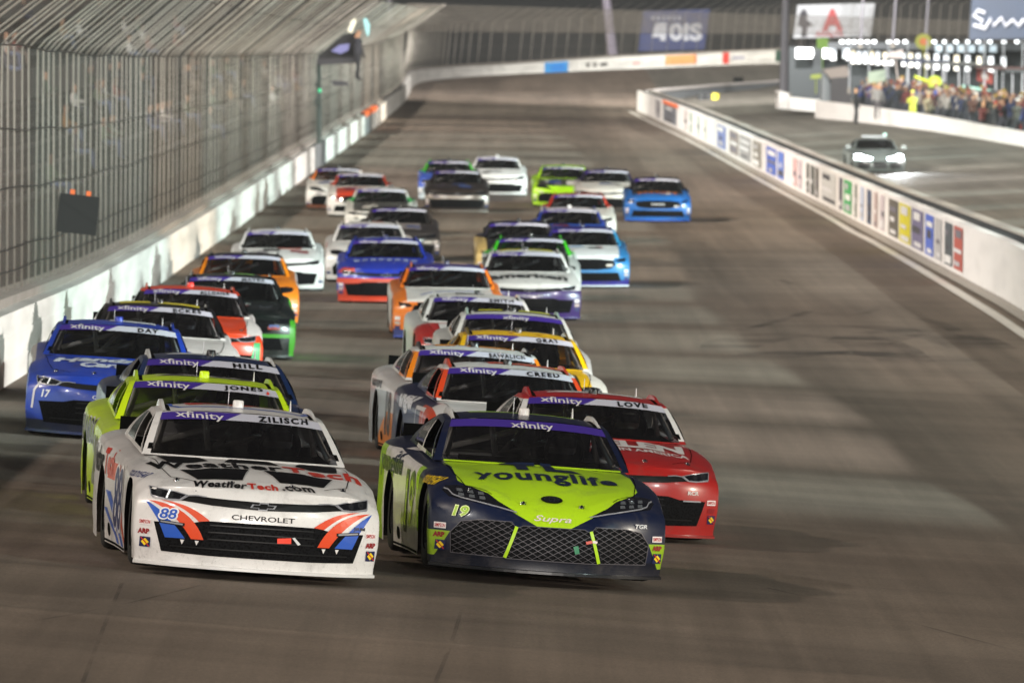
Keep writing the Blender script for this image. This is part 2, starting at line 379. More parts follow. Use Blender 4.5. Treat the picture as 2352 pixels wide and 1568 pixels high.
def livery(name, base, layers, dirt=.5, rough=.33):
    # layers: (colour, [(a, b, c, ab, d), ...]) painted where a*x + b*y + c*z + ab*|x| > d for all terms
    m, N, L, b = nt(name); t = N.new('ShaderNodeTexCoord'); sx = N.new('ShaderNodeSeparateXYZ'); L.new(t.outputs['Object'], sx.inputs[0])
    ab = N.new('ShaderNodeMath'); ab.operation = 'ABSOLUTE'; L.new(sx.outputs[0], ab.inputs[0])
    def lc(terms):
        a, bb, c, abx, d = terms; cur = None
        for k, src in ((a, sx.outputs[0]), (bb, sx.outputs[1]), (c, sx.outputs[2]), (abx, ab.outputs[0])):
            if k == 0: continue
            q = N.new('ShaderNodeMath'); q.operation = 'MULTIPLY_ADD'; L.new(src, q.inputs[0]); q.inputs[1].default_value = k
            if cur is None: q.inputs[2].default_value = 0.0
            else: L.new(cur, q.inputs[2])
            cur = q.outputs[0]
        g = N.new('ShaderNodeMath'); g.operation = 'GREATER_THAN'; L.new(cur, g.inputs[0]); g.inputs[1].default_value = d; return g.outputs[0]
    col = None
    for c, conds in layers:
        mk = None
        for cd in conds:
            q = lc(cd)
            if mk is None: mk = q
            else:
                mm = N.new('ShaderNodeMath'); mm.operation = 'MULTIPLY'; L.new(mk, mm.inputs[0]); L.new(q, mm.inputs[1]); mk = mm.outputs[0]
        x = N.new('ShaderNodeMixRGB'); L.new(mk, x.inputs[0]); x.inputs[2].default_value = lin(c)
        if col is None: x.inputs[1].default_value = lin(base)
        else: L.new(col, x.inputs[1])
        col = x.outputs[0]
    sm_ = N.new('ShaderNodeTexNoise'); sm_.inputs['Scale'].default_value = 4.5; sm_.inputs['Detail'].default_value = 9; sm_.inputs['Roughness'].default_value = .7; sm_.inputs['Distortion'].default_value = .6; L.new(t.outputs['Object'], sm_.inputs['Vector'])
    sr = N.new('ShaderNodeMapRange'); sr.inputs[1].default_value = .50; sr.inputs[2].default_value = .78; sr.inputs[3].default_value = .0; sr.inputs[4].default_value = .38; L.new(sm_.outputs['Fac'], sr.inputs[0])
    sx_ = N.new('ShaderNodeMixRGB'); L.new(sr.outputs[0], sx_.inputs[0]); sx_.inputs[2].default_value = (.10, .085, .075, 1)
    if col is None: sx_.inputs[1].default_value = lin(base)
    else: L.new(col, sx_.inputs[1])
    col = sx_.outputs[0]
    # road grime: specks and smears low on the body
    n = N.new('ShaderNodeTexNoise'); n.inputs['Scale'].default_value = 26; n.inputs['Detail'].default_value = 8; n.inputs['Roughness'].default_value = .75; L.new(t.outputs['Object'], n.inputs['Vector'])
    r = N.new('ShaderNodeValToRGB'); r.color_ramp.elements[0].position = .56; r.color_ramp.elements[1].position = .72; L.new(n.outputs['Fac'], r.inputs[0])
    lo = N.new('ShaderNodeMapRange'); lo.inputs[1].default_value = .75; lo.inputs[2].default_value = .12; lo.inputs[3].default_value = .06; lo.inputs[4].default_value = dirt; L.new(sx.outputs[2], lo.inputs[0])
    k = N.new('ShaderNodeMath'); k.operation = 'MULTIPLY'; L.new(r.outputs[0], k.inputs[0]); L.new(lo.outputs[0], k.inputs[1])
    x = N.new('ShaderNodeMixRGB'); L.new(k.outputs[0], x.inputs[0]); x.inputs[2].default_value = (.035, .03, .026, 1)
    if col is None: x.inputs[1].default_value = lin(base)
    else: L.new(col, x.inputs[1])
    L.new(x.outputs[0], b.inputs['Base Color']); b.inputs['Roughness'].default_value = rough; b.inputs['Coat Weight'].default_value = .35; b.inputs['Coat Roughness'].default_value = .12
    n2 = N.new('ShaderNodeTexNoise'); n2.inputs['Scale'].default_value = 2.2; n2.inputs['Detail'].default_value = 3; L.new(t.outputs['Object'], n2.inputs['Vector'])
    bp = N.new('ShaderNodeBump'); bp.inputs['Strength'].default_value = .12; bp.inputs['Distance'].default_value = .02; L.new(n2.outputs['Fac'], bp.inputs['Height']); L.new(bp.outputs[0], b.inputs['Normal'])
    return m
ROOF = [(0, 0, 1, 0, 1.175), (0, 1, 0, 0, 2.2), (0, .55, 1, 0, 2.42)]
GREEN = [(0, 0, 1, 0, .885), (0, 1, 0, 0, 1.52)]
PILLAR = GREEN
HOOD = [(0, 0, 1, 0, .655), (0, -1, 0, 0, -1.86), (0, 0, -1, 0, -.90), (0, 0, 0, -1, -.74)]
NOSE = [(0, -1, 0, 0, -.62), (0, 0, -1, 0, -.655)]
LOWNOSE = [(0, -1, 0, 0, -.66), (0, 0, -1, 0, -.42)]
CHIN = [(0, -1, 0, 0, -.66), (0, 0, -1, 0, -.18)]
FEND = [(0, 0, 0, 1, .74), (0, -1, 0, 0, -1.9), (0, 0, -1, 0, -.885)]
SIDE = [(0, 0, 0, 1, .90), (0, 1, 0, 0, .66)]

# ------------------------------------------------------------------ shared car pieces
SHELL = {k: make_shell(k) for k in ('camaro', 'supra', 'mustang')}
def band_mesh(u0, u1, v0, v1, off, name, n=10):
    # u0,u1 are functions of v
    g = []
    for k in range(4):
        v = v0 + (v1 - v0) * k / 3; row = []
        for i in range(n + 1):
            u = u0(v) + (u1(v) - u0(v)) * i / n; p = ws_pt(u, v); row.append(p + Vector((0, -.7, .75)) * off)
        g.append(row)
    return MB().sheet(g).mesh(name, True)
_div = lambda v: -.20 + (v - .79) / .195 * .19
ME_BANP = band_mesh(lambda v: -.925, _div, .79, .985, .004, 'banner'); ME_BANW = band_mesh(_div, lambda v: .925, .79, .985, .004, 'banner')
ME_BANFULL = band_mesh(lambda v: -.925, lambda v: .925, .79, .985, .004, 'banner')
ME_SUNSTRIP = band_mesh(lambda v: -.925, lambda v: .925, .70, .788, .003, 'sun_strip')
def tyre_mesh(sg):
    w = .14 * sg; pr = [(.20, -w), (.315, -w), (.338, -w * .86), (WR, -w * .6), (WR, w * .6), (.338, w * .86), (.315, w), (.20, w)]
    return MB().lathe(pr, 'x', n=28).mesh('tyre', True)
ME_TYRE = tyre_mesh(1)
def rim_mesh():
    mb = MB().lathe([(.205, -.10), (.19, -.13), (.16, -.06), (.05, -.03), (.0, -.03)], 'x', n=20)
    mb.lathe([(.205, .10), (.19, .13), (.16, .06), (.05, .03), (.0, .03)], 'x', n=20)
    for k in range(5):
        q = k * 2 * math.pi / 5
        for s in (-1, 1): mb.box((s * .118, .04 * math.cos(q), .04 * math.sin(q)), (.03, .016, .016))
    return mb.mesh('rim', True)
ME_RIM = rim_mesh()
ME_SPOIL = MB().box((0, 5.0, 1.005), (1.50, .012, .115)).mesh('spoiler')
def rail_mesh(sg):
    g = []
    for k in range(15):
        t = k / 14; p = roof_pt(.90 * sg, .01 + .93 * t); h = .006 + .048 * sm(0, .75, t) * (1 - .5 * sm(.85, 1, t))
        a = sg * .013; g.append([p + Vector((-a, 0, -.012)), p + Vector((-a, 0, h)), p + Vector((a, 0, h * .95)), p + Vector((a * 1.6, 0, -.016))])
    return MB().sheet(g).mesh('roof_rail', False)
ME_RAIL = {s: rail_mesh(s) for s in (-1, 1)}
def seal_mesh(sg):
    g = []
    for k in range(9):
        t = k / 8; p = roof_pt(.85 * sg, .03 + .85 * t); g.append([p + Vector((-.016, 0, .003)), p + Vector((.016, 0, .003))])
    return MB().sheet(g).mesh('rail_seal')
ME_SEAL = {s: seal_mesh(s) for s in (-1, 1)}
ME_POD = MB().lathe([(.0, .068), (.036, .068), (.045, .058), (.047, .0)], 'z', (0, 2.62, 1.252), 20).mesh('roof_camera', True)
def ant_mesh(): return MB().tube([(-.05, 2.95, 1.25), (-.05, 2.95, 1.39)], .0035, 5).mesh('antenna')
ME_ANT = ant_mesh()
ME_FIN = MB().box((.50, 3.32, 1.27), (.012, .10, .11), taper=.35).mesh('antenna_fin')
ME_PSTICK = MB().sheet([[side_pt(-1, t, v) + Vector((-.006, -.004, 0)) for t in (.012, .045)] for v in (.07, .16, .25)]).mesh('pillar_sticker')
def cage_mesh():
    mb = MB()
    for p in ([(-.22, 2.55, .88), (-.27, 2.62, 1.2)], [(-.22, 2.45, .88), (.10, 2.9, 1.21)], [(-.22, 2.45, .90), (.25, 2.7, 1.06)],
              [(-.66, 2.7, .9), (-.60, 2.75, 1.16), (0, 2.8, 1.21), (.60, 2.75, 1.16), (.66, 2.7, .9)], [(-.70, 2.0, .9), (-.60, 2.45, 1.15)], [(.70, 2.0, .9), (.60, 2.45, 1.15)],
              [(-.55, 2.5, 1.19), (.55, 2.5, 1.19)], [(-.62, 3.1, .92), (.2, 2.85, 1.19)]):
        mb.tube(p, .026, 8)
    return mb.mesh('roll_cage', True)
ME_CAGE = cage_mesh()
def seat_mesh():
    mb = MB().box((.34, 2.95, .98), (.46, .14, .34), taper=.8); mb.box((.34, 2.90, 1.13), (.30, .14, .16), taper=.85)
    mb.box((.20, 2.82, 1.12), (.03, .26, .16)); mb.box((.48, 2.82, 1.12), (.03, .26, .16)); return mb.mesh('seat')
ME_SEAT = seat_mesh()
def dash_mesh():
    mb = MB().box((0, 2.02, .885), (1.16, .34, .05)); mb.box((.30, 2.18, .93), (.30, .05, .07)); return mb.mesh('dashboard')
ME_DASH = dash_mesh()
def wheel_steer(): return MB().lathe([(.155, -.012), (.172, 0), (.155, .012), (.14, 0), (.155, -.012)], 'y', (.34, 2.36, .98), 20).mesh('steering_wheel', True)
ME_STEER = wheel_steer()
ME_DARK_BOX = MB().box((0, 2.65, .33), (1.26, 4.2, .44)).mesh('dark_box')  # plain dark box added inside the shell to block light
def pin_mesh(x, y, kind):
    h = SHELL[kind]['bvh'].ray_cast(Vector((x, y, 2)), Vector((0, 0, -1)))[0]
    mb = MB().lathe([(.0, .022), (.009, .02), (.010, .006), (.024, .004), (.026, -.004)], 'z', h, 10); mb.box(h + Vector((0, 0, .012)), (.055, .006, .006), rz=.4); return mb.mesh('hood_pin', True)
PINS = {k: [pin_mesh(x, y, k) for x, y in ((-.66, .42), (-.24, .26), (.24, .26), (.66, .42))] for k in SHELL} if True else {}
DEC = {}
def decal(parent, name, key, shape, plane, kind, mat, off=.004, step=.045):
    k = (key, plane, kind, off)
    if k not in DEC: DEC[k] = project(shape() if callable(shape) else shape, plane, SHELL[kind]['bvh'], off, step)
    o = bpy.data.objects.new(name, DEC[k]); COL.objects.link(o); o.parent = parent
    if not DEC[k].materials: DEC[k].materials.append(None)
    o.material_slots[0].link = 'OBJECT'; o.material_slots[0].material = mat
    return o
def bez(*pts, n=10): 
    out = []
    for i in range(n + 1):
        t = i / n; P = [Vector((a, b, 0)) for a, b in pts]
        while len(P) > 1: P = [P[j].lerp(P[j + 1], t) for j in range(len(P) - 1)]
        out.append((P[0].x, P[0].y))
    return out
XFIN = lambda: shape_text('xfinity', (-.345, 1.178), .385, .064, .012)
XFINC = lambda: shape_text('xfinity', (.02, 1.178), .36, .062, .012)
# ---- noses
HL_CAM = [(.87, .655), (.78, .648), (.69, .635), (.585, .612), (.645, .566), (.74, .562), (.86, .578)]
def nose_camaro(T, kind, body, near, emblem=True, word=True, grille=M_GRILLE, lowtop=.425):
    slot = shape_poly([(-.60, .610), (-.3, .600), (0, .594), (.3, .600), (.60, .610), (.655, .567), (.4, .545), (0, .531), (-.4, .545), (-.655, .567)])
    decal(T, 'upper_grille', 'cam_slot', slot, 'front', kind, M_BLACK)
    low = shape_poly([(-.83, .385), (-.56, .395), (-.45, lowtop - .003), (-.2, lowtop), (.2, lowtop), (.45, lowtop - .003), (.56, .395), (.83, .385), (.76, .158), (.4, .15), (-.4, .15), (-.76, .158)])
    g = decal(T, 'lower_grille', 'cam_low%.3f' % lowtop, low, 'front', kind, grille)
    for s in (1, -1):
        sh = shape_poly(HL_CAM); sh = sh if s > 0 else mirror(sh)
        h = decal(T, 'headlight', 'cam_hl%d' % s, sh, 'front', kind, M_HOUSING)
        if near:
            q = shape_ring(HL_CAM, [(.862, .648), (.78, .640), (.69, .627), (.603, .609), (.65, .574), (.74, .570), (.852, .586)]); q = q if s > 0 else mirror(q)
            decal(h, 'trim', 'cam_hlt%d' % s, q, 'front', kind, M_SILV, .006)
            l = stroke([(.44, .606), (.52, .612), (.58, .606), (.642, .568), (.72, .562), (.85, .573)], .009); l = l if s > 0 else mirror(l)
            decal(h, 'light_strip', 'cam_hls%d' % s, l, 'front', kind, M_SILV, .007)
            for i, (cx, cz, rr) in enumerate(((.80, .612, .026), (.715, .605, .024))):
                c = shape_poly([(s * (cx + rr * math.cos(a * math.pi / 6)), cz + rr * 1.1 * math.sin(a * math.pi / 6)) for a in range(12)])
                decal(h, 'projector', 'cam_hlp%d%d' % (s, i), c, 'front', kind, M_PROJ, .007)
            b = stroke([(.745, .575), (.715, .64)], .014); b = b if s > 0 else mirror(b)
            if s < 0: decal(h, 'glint_or_light_bar', 'cam_hlb%d' % s, b, 'front', kind, M_GLINTBAR, .009)  # glowing bar painted on the headlight for a reflected highlight
    if near:
        for i in range(4):
            z = .395 - .055 * i - (.02 if i == 3 else 0); w = (.41, .42, .42, .70)[i]
            decal(g, 'slat', 'cam_slat%d' % i, stroke([(-w, z - .002), (0, z), (w, z - .002)], .010), 'front', kind, M_BLACK, .014)
        for s in (-1, 1) if word is True else ():
            for x in (.50, .61):
                decal(g, 'fang', 'cam_fang%d%.2f' % (s, x), shape_poly([(s * (x - .016), .262), (s * (x + .016), .262), (s * x, .225)]), 'front', kind, M_WHITE, .012)
    if emblem:
        e = [(-.105, -.011), (-.03, -.011), (-.024, -.03), (.034, -.03), (.030, -.011), (.085, -.011), (.105, .011), (.03, .011), (.024, .03), (-.034, .03), (-.030, .011), (-.085, .011)]
        bow = lambda f, g: merge(shape_poly([(-.105 * f, -.0135 * g + .563), (.088 * f, -.0135 * g + .563), (.105 * f, .0135 * g + .563), (-.088 * f, .0135 * g + .563)]), shape_poly([(-.042 * f, -.031 * g + .563), (.030 * f, -.031 * g + .563), (.042 * f, .031 * g + .563), (-.030 * f, .031 * g + .563)]))
        decal(T, 'bowtie_emblem', 'cam_emb', bow(1, 1), 'front', kind, M_SILV, .007)
        decal(T, 'bowtie_emblem', 'cam_emb2', bow(.84, .66), 'front', kind, M_INK, .009)
    if word: decal(T, 'maker_lettering', 'cam_word', shape_text('CHEVROLET', (.005, .468), .50, .040, .012), 'front', kind, M_INK if word is True else word, .005)
HL_SUP = [(.875, .655), (.845, .692), (.76, .704), (.65, .70), (.53, .662), (.45, .605), (.29, .522), (.45, .556), (.66, .588), (.83, .610)]
def nose_supra(T, kind, near, word=True, strip=None):
    lf = [(-.80, .165), (-.815, .33), (-.74, .425), (-.60, .450), (-.345, .450), (-.315, .41), (-.40, .16)]
    ce = [(-.295, .405), (-.25, .425), (.25, .425), (.295, .405), (.375, .155), (-.375, .155)]
    gs = [decal(T, 'side_grille', 'sup_l', shape_poly(lf), 'front', kind, M_GRILLE), decal(T, 'centre_grille', 'sup_c', shape_poly(ce), 'front', kind, M_GRILLE), decal(T, 'side_grille', 'sup_r', mirror(shape_poly(lf)), 'front', kind, M_GRILLE)]
    if near:
        for nm, poly, g in (('l', lf, gs[0]), ('c', ce, gs[1]), ('r', [(-a, b) for a, b in lf], gs[2])):
            decal(g, 'mesh_wire', 'sup_w' + nm, lambda poly=poly: lattice(poly, .046, .0032), 'front', kind, M_WIRE, .009)
            n = len(poly); decal(g, 'rim_bead', 'sup_b' + nm, stroke(poly + [poly[0]], .006), 'front', kind, M_WIRE, .010)
    for s in (1, -1):
        sh = shape_poly(HL_SUP); sh = sh if s > 0 else mirror(sh)
        h = decal(T, 'headlight', 'sup_hl%d' % s, sh, 'front', kind, M_HOUSING)
        if near:
            l = stroke([(.86, .672), (.83, .665), (.80, .630), (.74, .612), (.62, .592), (.45, .560), (.30, .526)], .010); l = l if s > 0 else mirror(l)
            decal(h, 'light_strip', 'sup_hls%d' % s, l, 'front', kind, M_SILV, .007)
            for i, cx in enumerate((.745, .665, .585)):
                for j in (0, 1):
                    cz = .668 - .006 * i - .034 * j; xx = cx - .008 * j
                    sq = shape_poly([(s * (xx - .023), cz - .012), (s * (xx + .023), cz - .010), (s * (xx + .021), cz + .013), (s * (xx - .02), cz + .011)])
                    decal(h, 'led_cube', 'sup_led%d%d%d' % (s, i, j), sq, 'front', kind, M_PROJ2, .007)
    if near:
        decal(T, 'oval_emblem', 'sup_em', shape_poly([(.09 * math.cos(a * math.pi / 12), .325 + .06 * math.sin(a * math.pi / 12)) for a in range(24)]), 'top', kind, M_INK, .006)
        ring = lambda rx, ry, w: shape_ring([(rx * math.cos(a * math.pi / 10), .325 + ry * math.sin(a * math.pi / 10)) for a in range(20)], [((rx - w) * math.cos(a * math.pi / 10), .325 + (ry - w) * math.sin(a * math.pi / 10)) for a in range(20)])
        decal(T, 'oval_emblem', 'sup_em2', lambda: merge(ring(.066, .042, .008), ring(.028, .040, .007), ring(.05, .018, .006)), 'top', kind, M_STEEL, .009)
        if word: decal(T, 'maker_lettering', 'sup_word', shape_text('Supra', (-.01, .487), .31, .060, .008, shear=.35), 'front', kind, M_PINKW, .008)
def lattice(poly, pitch, w):
    # diamond wires clipped to a polygon
    xs = [a for a, b in poly]; zs = [b for a, b in poly]; out = []
    def inside(x, y):
        c = False; n = len(poly)
        for i in range(n):
            (x1, y1), (x2, y2) = poly[i], poly[(i + 1) % n]
            if (y1 > y) != (y2 > y) and x < (x2 - x1) * (y - y1) / (y2 - y1) + x1: c = not c
        return c
    for sl in (.55, -.55):
        c = min(zs) - .55 * max(abs(min(xs)), abs(max(xs))) - .2
        while c < max(zs) + .8:
            run = []; x = min(xs)
            while x <= max(xs) + 1e-6:
                z = c + sl * x
                if inside(x, z): run.append((x, z))
                elif len(run) > 1: out.append(stroke([run[0], run[-1]], w)); run = []
                else: run = []
                x += .012
            if len(run) > 1: out.append(stroke([run[0], run[-1]], w))
            c += pitch
    return merge(*out)
M_HOUSING = plain('lamp_housing', '#15161a', .18, 0, .6); M_PROJ = plain('projector_glass', '#5b5d61', .12, .8, .5); M_PROJ2 = plain('led_cube', '#8f9499', .2, .7); M_GLINTBAR = plain('glint_bar', '#f4f4f2', .3, emit='#ffffff', es=.35)  # the last one glows faintly to paint a reflected highlight
M_WIRE = plain('grille_wire', '#5c595e', .5, .3); M_STEEL = plain('steel_grey', '#3b4048', .35, .5); M_PINKW = plain('decal_pale', '#ddc9d0', .4)
def nose_mustang(T, kind, near, word=None):
    up = shape_poly([(-.62, .60), (-.3, .63), (.3, .63), (.62, .60), (.66, .50), (.56, .43), (.30, .40), (-.30, .40), (-.56, .43), (-.66, .50)])
    decal(T, 'upper_grille', 'mus_up', up, 'front', kind, M_GRILLE)
    low = shape_poly([(-.72, .34), (.72, .34), (.78, .16), (-.78, .16)])
    decal(T, 'lower_grille', 'mus_low', low, 'front', kind, M_GRILLE)
    for s in (1, -1):
        hl = shape_poly([(.88, .645), (.70, .625), (.64, .585), (.72, .56), (.87, .575)]); hl = hl if s > 0 else mirror(hl)
        decal(T, 'headlight', 'mus_hl%d' % s, hl, 'front', kind, M_HOUSING)
# ------------------------------------------------------------------ ground shape (also carries the cars)
YO = [-60, 0, 60, 90, 113, 145, 181, 236, 325, 430, 520, 590, 650, 720]; ZO = [.3, .3, .3, .1, -.1, -.45, -.55, -.3, .5, 1.5, 2.4, 3.3, 4.0, 4.4]
XO = [-5.6, -5.8, -6.0, -6.3, -6.6, -7.2, -7.6, -7.7, -7.4, -6.9, -6.7, -6.9, -7, -7]
YI = [-60, 60, 100, 130, 165, 200, 240, 300, 400, 500, 540, 600, 655, 720]; ZI = [-.75, -.75, -1.0, -.8, -.54, -.40, -.27, .24, 1.16, 1.93, 2.55, 3.3, 4.85, 5.4]
YP = [-60, 165, 200, 300, 350, 430, 470, 600, 645, 720]; ZP = [-.6, -.3, 0, .9, 1.42, 2.25, 2.5, 3.4, 5.35, 5.6]
def G(x, y):
    xo = np.interp(y, YO, XO); zo = np.interp(y, YO, ZO); zi = np.interp(y, YI, ZI); zp = np.interp(y, YP, ZP)
    if x <= 10: return .04 + float(zo + (zi - zo) * max(-.02, (x - xo) / (10 - xo)))
    return .04 + float(zi + (zp - zi) * min(1.0, (x - 10) / 11.0))
PAINT = {}
def car(spec):
    kind = spec.get('kind', 'camaro'); near = spec.get('near', 0); X, Y, yaw = spec['pos']
    zb = G(X, Y) + spec.get('dz', 0); roll = -math.atan((G(X + .8, Y) - G(X - .8, Y)) / 1.6); pit = math.atan((G(X, Y + 2.4) - G(X, Y - 2.4)) / 4.8)
    M = Matrix.Translation((X - 1.23 * math.sin(roll), Y, zb)) @ Matrix.Rotation(yaw, 4, 'Z') @ Matrix.Rotation(roll, 4, 'Y') @ Matrix.Rotation(pit, 4, 'X') @ Matrix.Translation((0, -2.4, 0))
    T = empty('race_car'); T.matrix_world = M
    tag(T, spec['label'], 'race car', 'stock cars racing in the pack')
    S = SHELL[kind]; mat = livery('paint_' + spec['id'], spec['base'], spec.get('layers', []), spec.get('dirt', .5))
    def part(name, me, m, parent=T):
        o = bpy.data.objects.new(name, me); COL.objects.link(o); o.parent = parent
        if not me.materials: me.materials.append(None)
        o.material_slots[0].link = 'OBJECT'; o.material_slots[0].material = m; return o
    if len(S['shell'].materials) == 0: S['shell'].materials.append(None); S['shell'].materials.append(M_CABIN)
    part('body', S['shell'], mat)
    part('splitter', S['splitter'], gloss('spl_' + spec.get('split', '#101010'), spec.get('split', '#101010')))
    ws = part('windshield', S['windshield'], M_GLASS); part('rear_window', S['rear'], M_SMOKE)
    for k in ('qL', 'qR'): part('quarter_window', S[k], M_SMOKE)
    part('door_window', S['dR'], M_SMOKE)
    if spec.get('banner', 'split') == 'split': part('banner', ME_BANP, M_PUR, ws); part('banner', ME_BANW, M_BANW, ws)
    else: part('banner', ME_BANFULL, M_PUR, ws)
    decal(ws, 'banner_lettering', 'xfin' + spec.get('banner', 'split'), XFIN if spec.get('banner', 'split') == 'split' else XFINC, 'front', kind, M_WHITE, .010)
    if spec.get('name'):
        n = spec['name']; w = min(.42, .062 * len(n) + .05)
        decal(ws, 'name_lettering', 'nm' + n, shape_text(n, (.335, 1.187), w, .044, .05, space=1.32), 'front', kind, M_INK, .010)
    for y in (WHF, WHR):
        for s in (-1, 1):
            t = part('wheel', ME_TYRE, M_RUB); t.location = (s * .800, y, WR); part('rim', ME_RIM, M_RIM, t)
    part('dark_box', ME_DARK_BOX, M_MATTE); part('spoiler', ME_SPOIL, M_MATTE)
    rc = gloss('rail_' + spec.get('rail', '#d6d2d0'), spec.get('rail', '#d6d2d0'))
    for s in (-1, 1):
        r = part('roof_rail', ME_RAIL[s], rc)
        part('seal', ME_SEAL[s], M_MATTE, r)
    part('roof_camera', ME_POD, gloss('pod_' + spec.get('pod', '#101010'), spec.get('pod', '#101010')))
    if spec.get('near', 0) or Y < 130: part('antenna', ME_ANT, M_SILV)
    if near: part('pillar_sticker', ME_PSTICK, M_WHITE)
    part('roll_cage', ME_CAGE, M_CAGE); part('seat', ME_SEAT, M_MATTE); part('dashboard', ME_DASH, M_MATTE)
    if Y < 130:
        part('steering_wheel', ME_STEER, M_BLACK)
        for p in PINS[kind]: part('hood_pin', p, M_CHROME)
        if near: part('antenna_fin', ME_FIN, M_WHITE)
    if kind == 'supra': nose_supra(T, kind, near or Y < 130, spec.get('word', True))
    elif kind == 'mustang': nose_mustang(T, kind, near)
    else: nose_camaro(T, kind, mat, near or Y < 130, spec.get('emblem', True), spec.get('word', True), lowtop=spec.get('lowtop', .425))
    if Y < 135:
        for s in (-1, 1):
            decal(T, 'bonnet_seam', 'seam%d' % s, stroke([(s * .50, .30), (s * .70, .52), (s * .755, .9), (s * .775, 1.3), (s * .79, 1.62)], .007), 'top', kind, M_MATTE, .003)
            decal(T, 'door_seam', 'dseam%d' % s, stroke([(1.62, .16), (1.60, .5), (1.66, .76)], .008), 'left' if s < 0 else 'right', kind, M_MATTE, .003)
        decal(T, 'exhaust_opening', 'exh', shape_poly([(2.95 + .11 * math.cos(a * math.pi / 6), .19 + .055 * math.sin(a * math.pi / 6)) for a in range(12)]), 'left', kind, M_MATTE, .003)
        decal(T, 'rub_strip', 'rubs', stroke([(1.43, .095), (3.30, .095)], .02), 'left', kind, M_MATTE, .003)
    if Y > 125 and len(spec.get('decals', [])) < 3:
        rg = random.Random(spec['id']); cs = ('#cfcbc8', '#1a1a1e', '#b9b2a8', '#5a5560', '#8a2f26', '#28407a')
        for j in range(4):
            x0, y0 = rg.uniform(-.62, .30), rg.uniform(.35, 1.05); cc = rg.choice(cs); q = rect(x0, y0, x0 + rg.uniform(.12, .42), y0 + rg.uniform(.2, .5))
            decal(T, 'sponsor_patch', (spec['id'], 'h', j), q, 'top', kind, gloss('vinyl_' + cc, cc), .005)
        for j in range(2):
            x0, z0 = rg.choice((-.80, .45)) + rg.uniform(0, .15), rg.uniform(.44, .50); cc = rg.choice(cs)
            decal(T, 'sponsor_patch', (spec['id'], 'n', j), rect(x0, z0, x0 + rg.uniform(.10, .2), z0 + .045), 'front', kind, gloss('vinyl_' + cc, cc), .008)
    if Y >= 135 and not any(q[0] == 'contingency_sticker' for q in spec.get('decals', [])):
        for s in (-1, 1):
            for zz, cc in ((.37, '#d9cfcd'), (.29, '#b5a49c'), (.21, '#3a3f66')): decal(T, 'contingency_sticker', 'stk%d%.2f' % (s, zz), rect(s * .895 - .045, zz - .028, s * .895 + .045, zz + .028), 'front', kind, gloss('vinyl_' + cc, cc), .005)
    for i, d in enumerate(spec.get('decals', [])):
        nm, shape, plane, col = d[:4]; off = d[4] if len(d) > 4 else .005
        m = col if not isinstance(col, str) else gloss('vinyl_' + col, col, .38, .25)
        decal(T, nm, (spec['id'], i), shape, plane, kind, m, off)
    if spec.get('driver'):
        driver(M, spec)
    return T
# ------------------------------------------------------------------ people
def skin_mesh(name, verts, edges, root=0, sub=1):
    me = bpy.data.meshes.new('sk'); me.from_pydata([v[:3] for v in verts], edges, [])
    o = bpy.data.objects.new('sk', me); COL.objects.link(o)
    md = o.modifiers.new('s', 'SKIN'); md.use_smooth_shade = True
    for i, v in enumerate(verts):
        sv = me.skin_vertices[0].data[i]; r = v[3]; sv.radius = r if hasattr(r, '__len__') else (r, r); sv.use_root = (i == root)
    ss = o.modifiers.new('u', 'SUBSURF'); ss.levels = sub
    dg = bpy.context.evaluated_depsgraph_get(); dg.update()
    out = bpy.data.meshes.new_from_object(o.evaluated_get(dg)); out.name = name
    bpy.data.objects.remove(o); bpy.data.meshes.remove(me)
    return out
def standing(lean=0.0, ra=(-.30, -.10, .85), la=(.30, -.12, .85), step=.0):
    V = [(0, 0, .95, (.17, .12)), (0, .01, 1.15, (.155, .11)), (0, .0 + lean * .5, 1.36, (.19, .12)), (0, lean, 1.48, (.065, .065)), (0, lean - .01, 1.56, (.06, .065)), (0, lean - .03, 1.66, (.085, .10)), (0, lean - .02, 1.75, (.07, .085)),
         (-.19, lean, 1.40, .065), ((-.19 + ra[0]) / 2 - .03, (lean + ra[1]) / 2 + .05, (1.40 + ra[2]) / 2, .05), (ra[0], ra[1], ra[2], .036), (ra[0] * 1.0, ra[1] - .05, ra[2] - .08, .03),
         (.19, lean, 1.40, .065), ((.19 + la[0]) / 2 + .03, (lean + la[1]) / 2 + .05, (1.40 + la[2]) / 2, .05), (la[0], la[1], la[2], .036), (la[0] * 1.0, la[1] - .05, la[2] - .08, .03),
         (-.10, 0, .85, .10), (-.12, -.02 - step, .48, .07), (-.12, .03 - step * 1.6, .10, .05), (-.13, -.12 - step * 1.6, .045, .045),
         (.10, 0, .85, .10), (.12, -.02 + step, .48, .07), (.12, .03 + step * 1.6, .10, .05), (.13, -.12 + step * 1.6, .045, .045)]
    E = [(0, 1), (1, 2), (2, 3), (3, 4), (4, 5), (5, 6), (2, 7), (7, 8), (8, 9), (9, 10), (2, 11), (11, 12), (12, 13), (13, 14), (0, 15), (15, 16), (16, 17), (17, 18), (0, 19), (19, 20), (20, 21), (21, 22)]
    return V, E
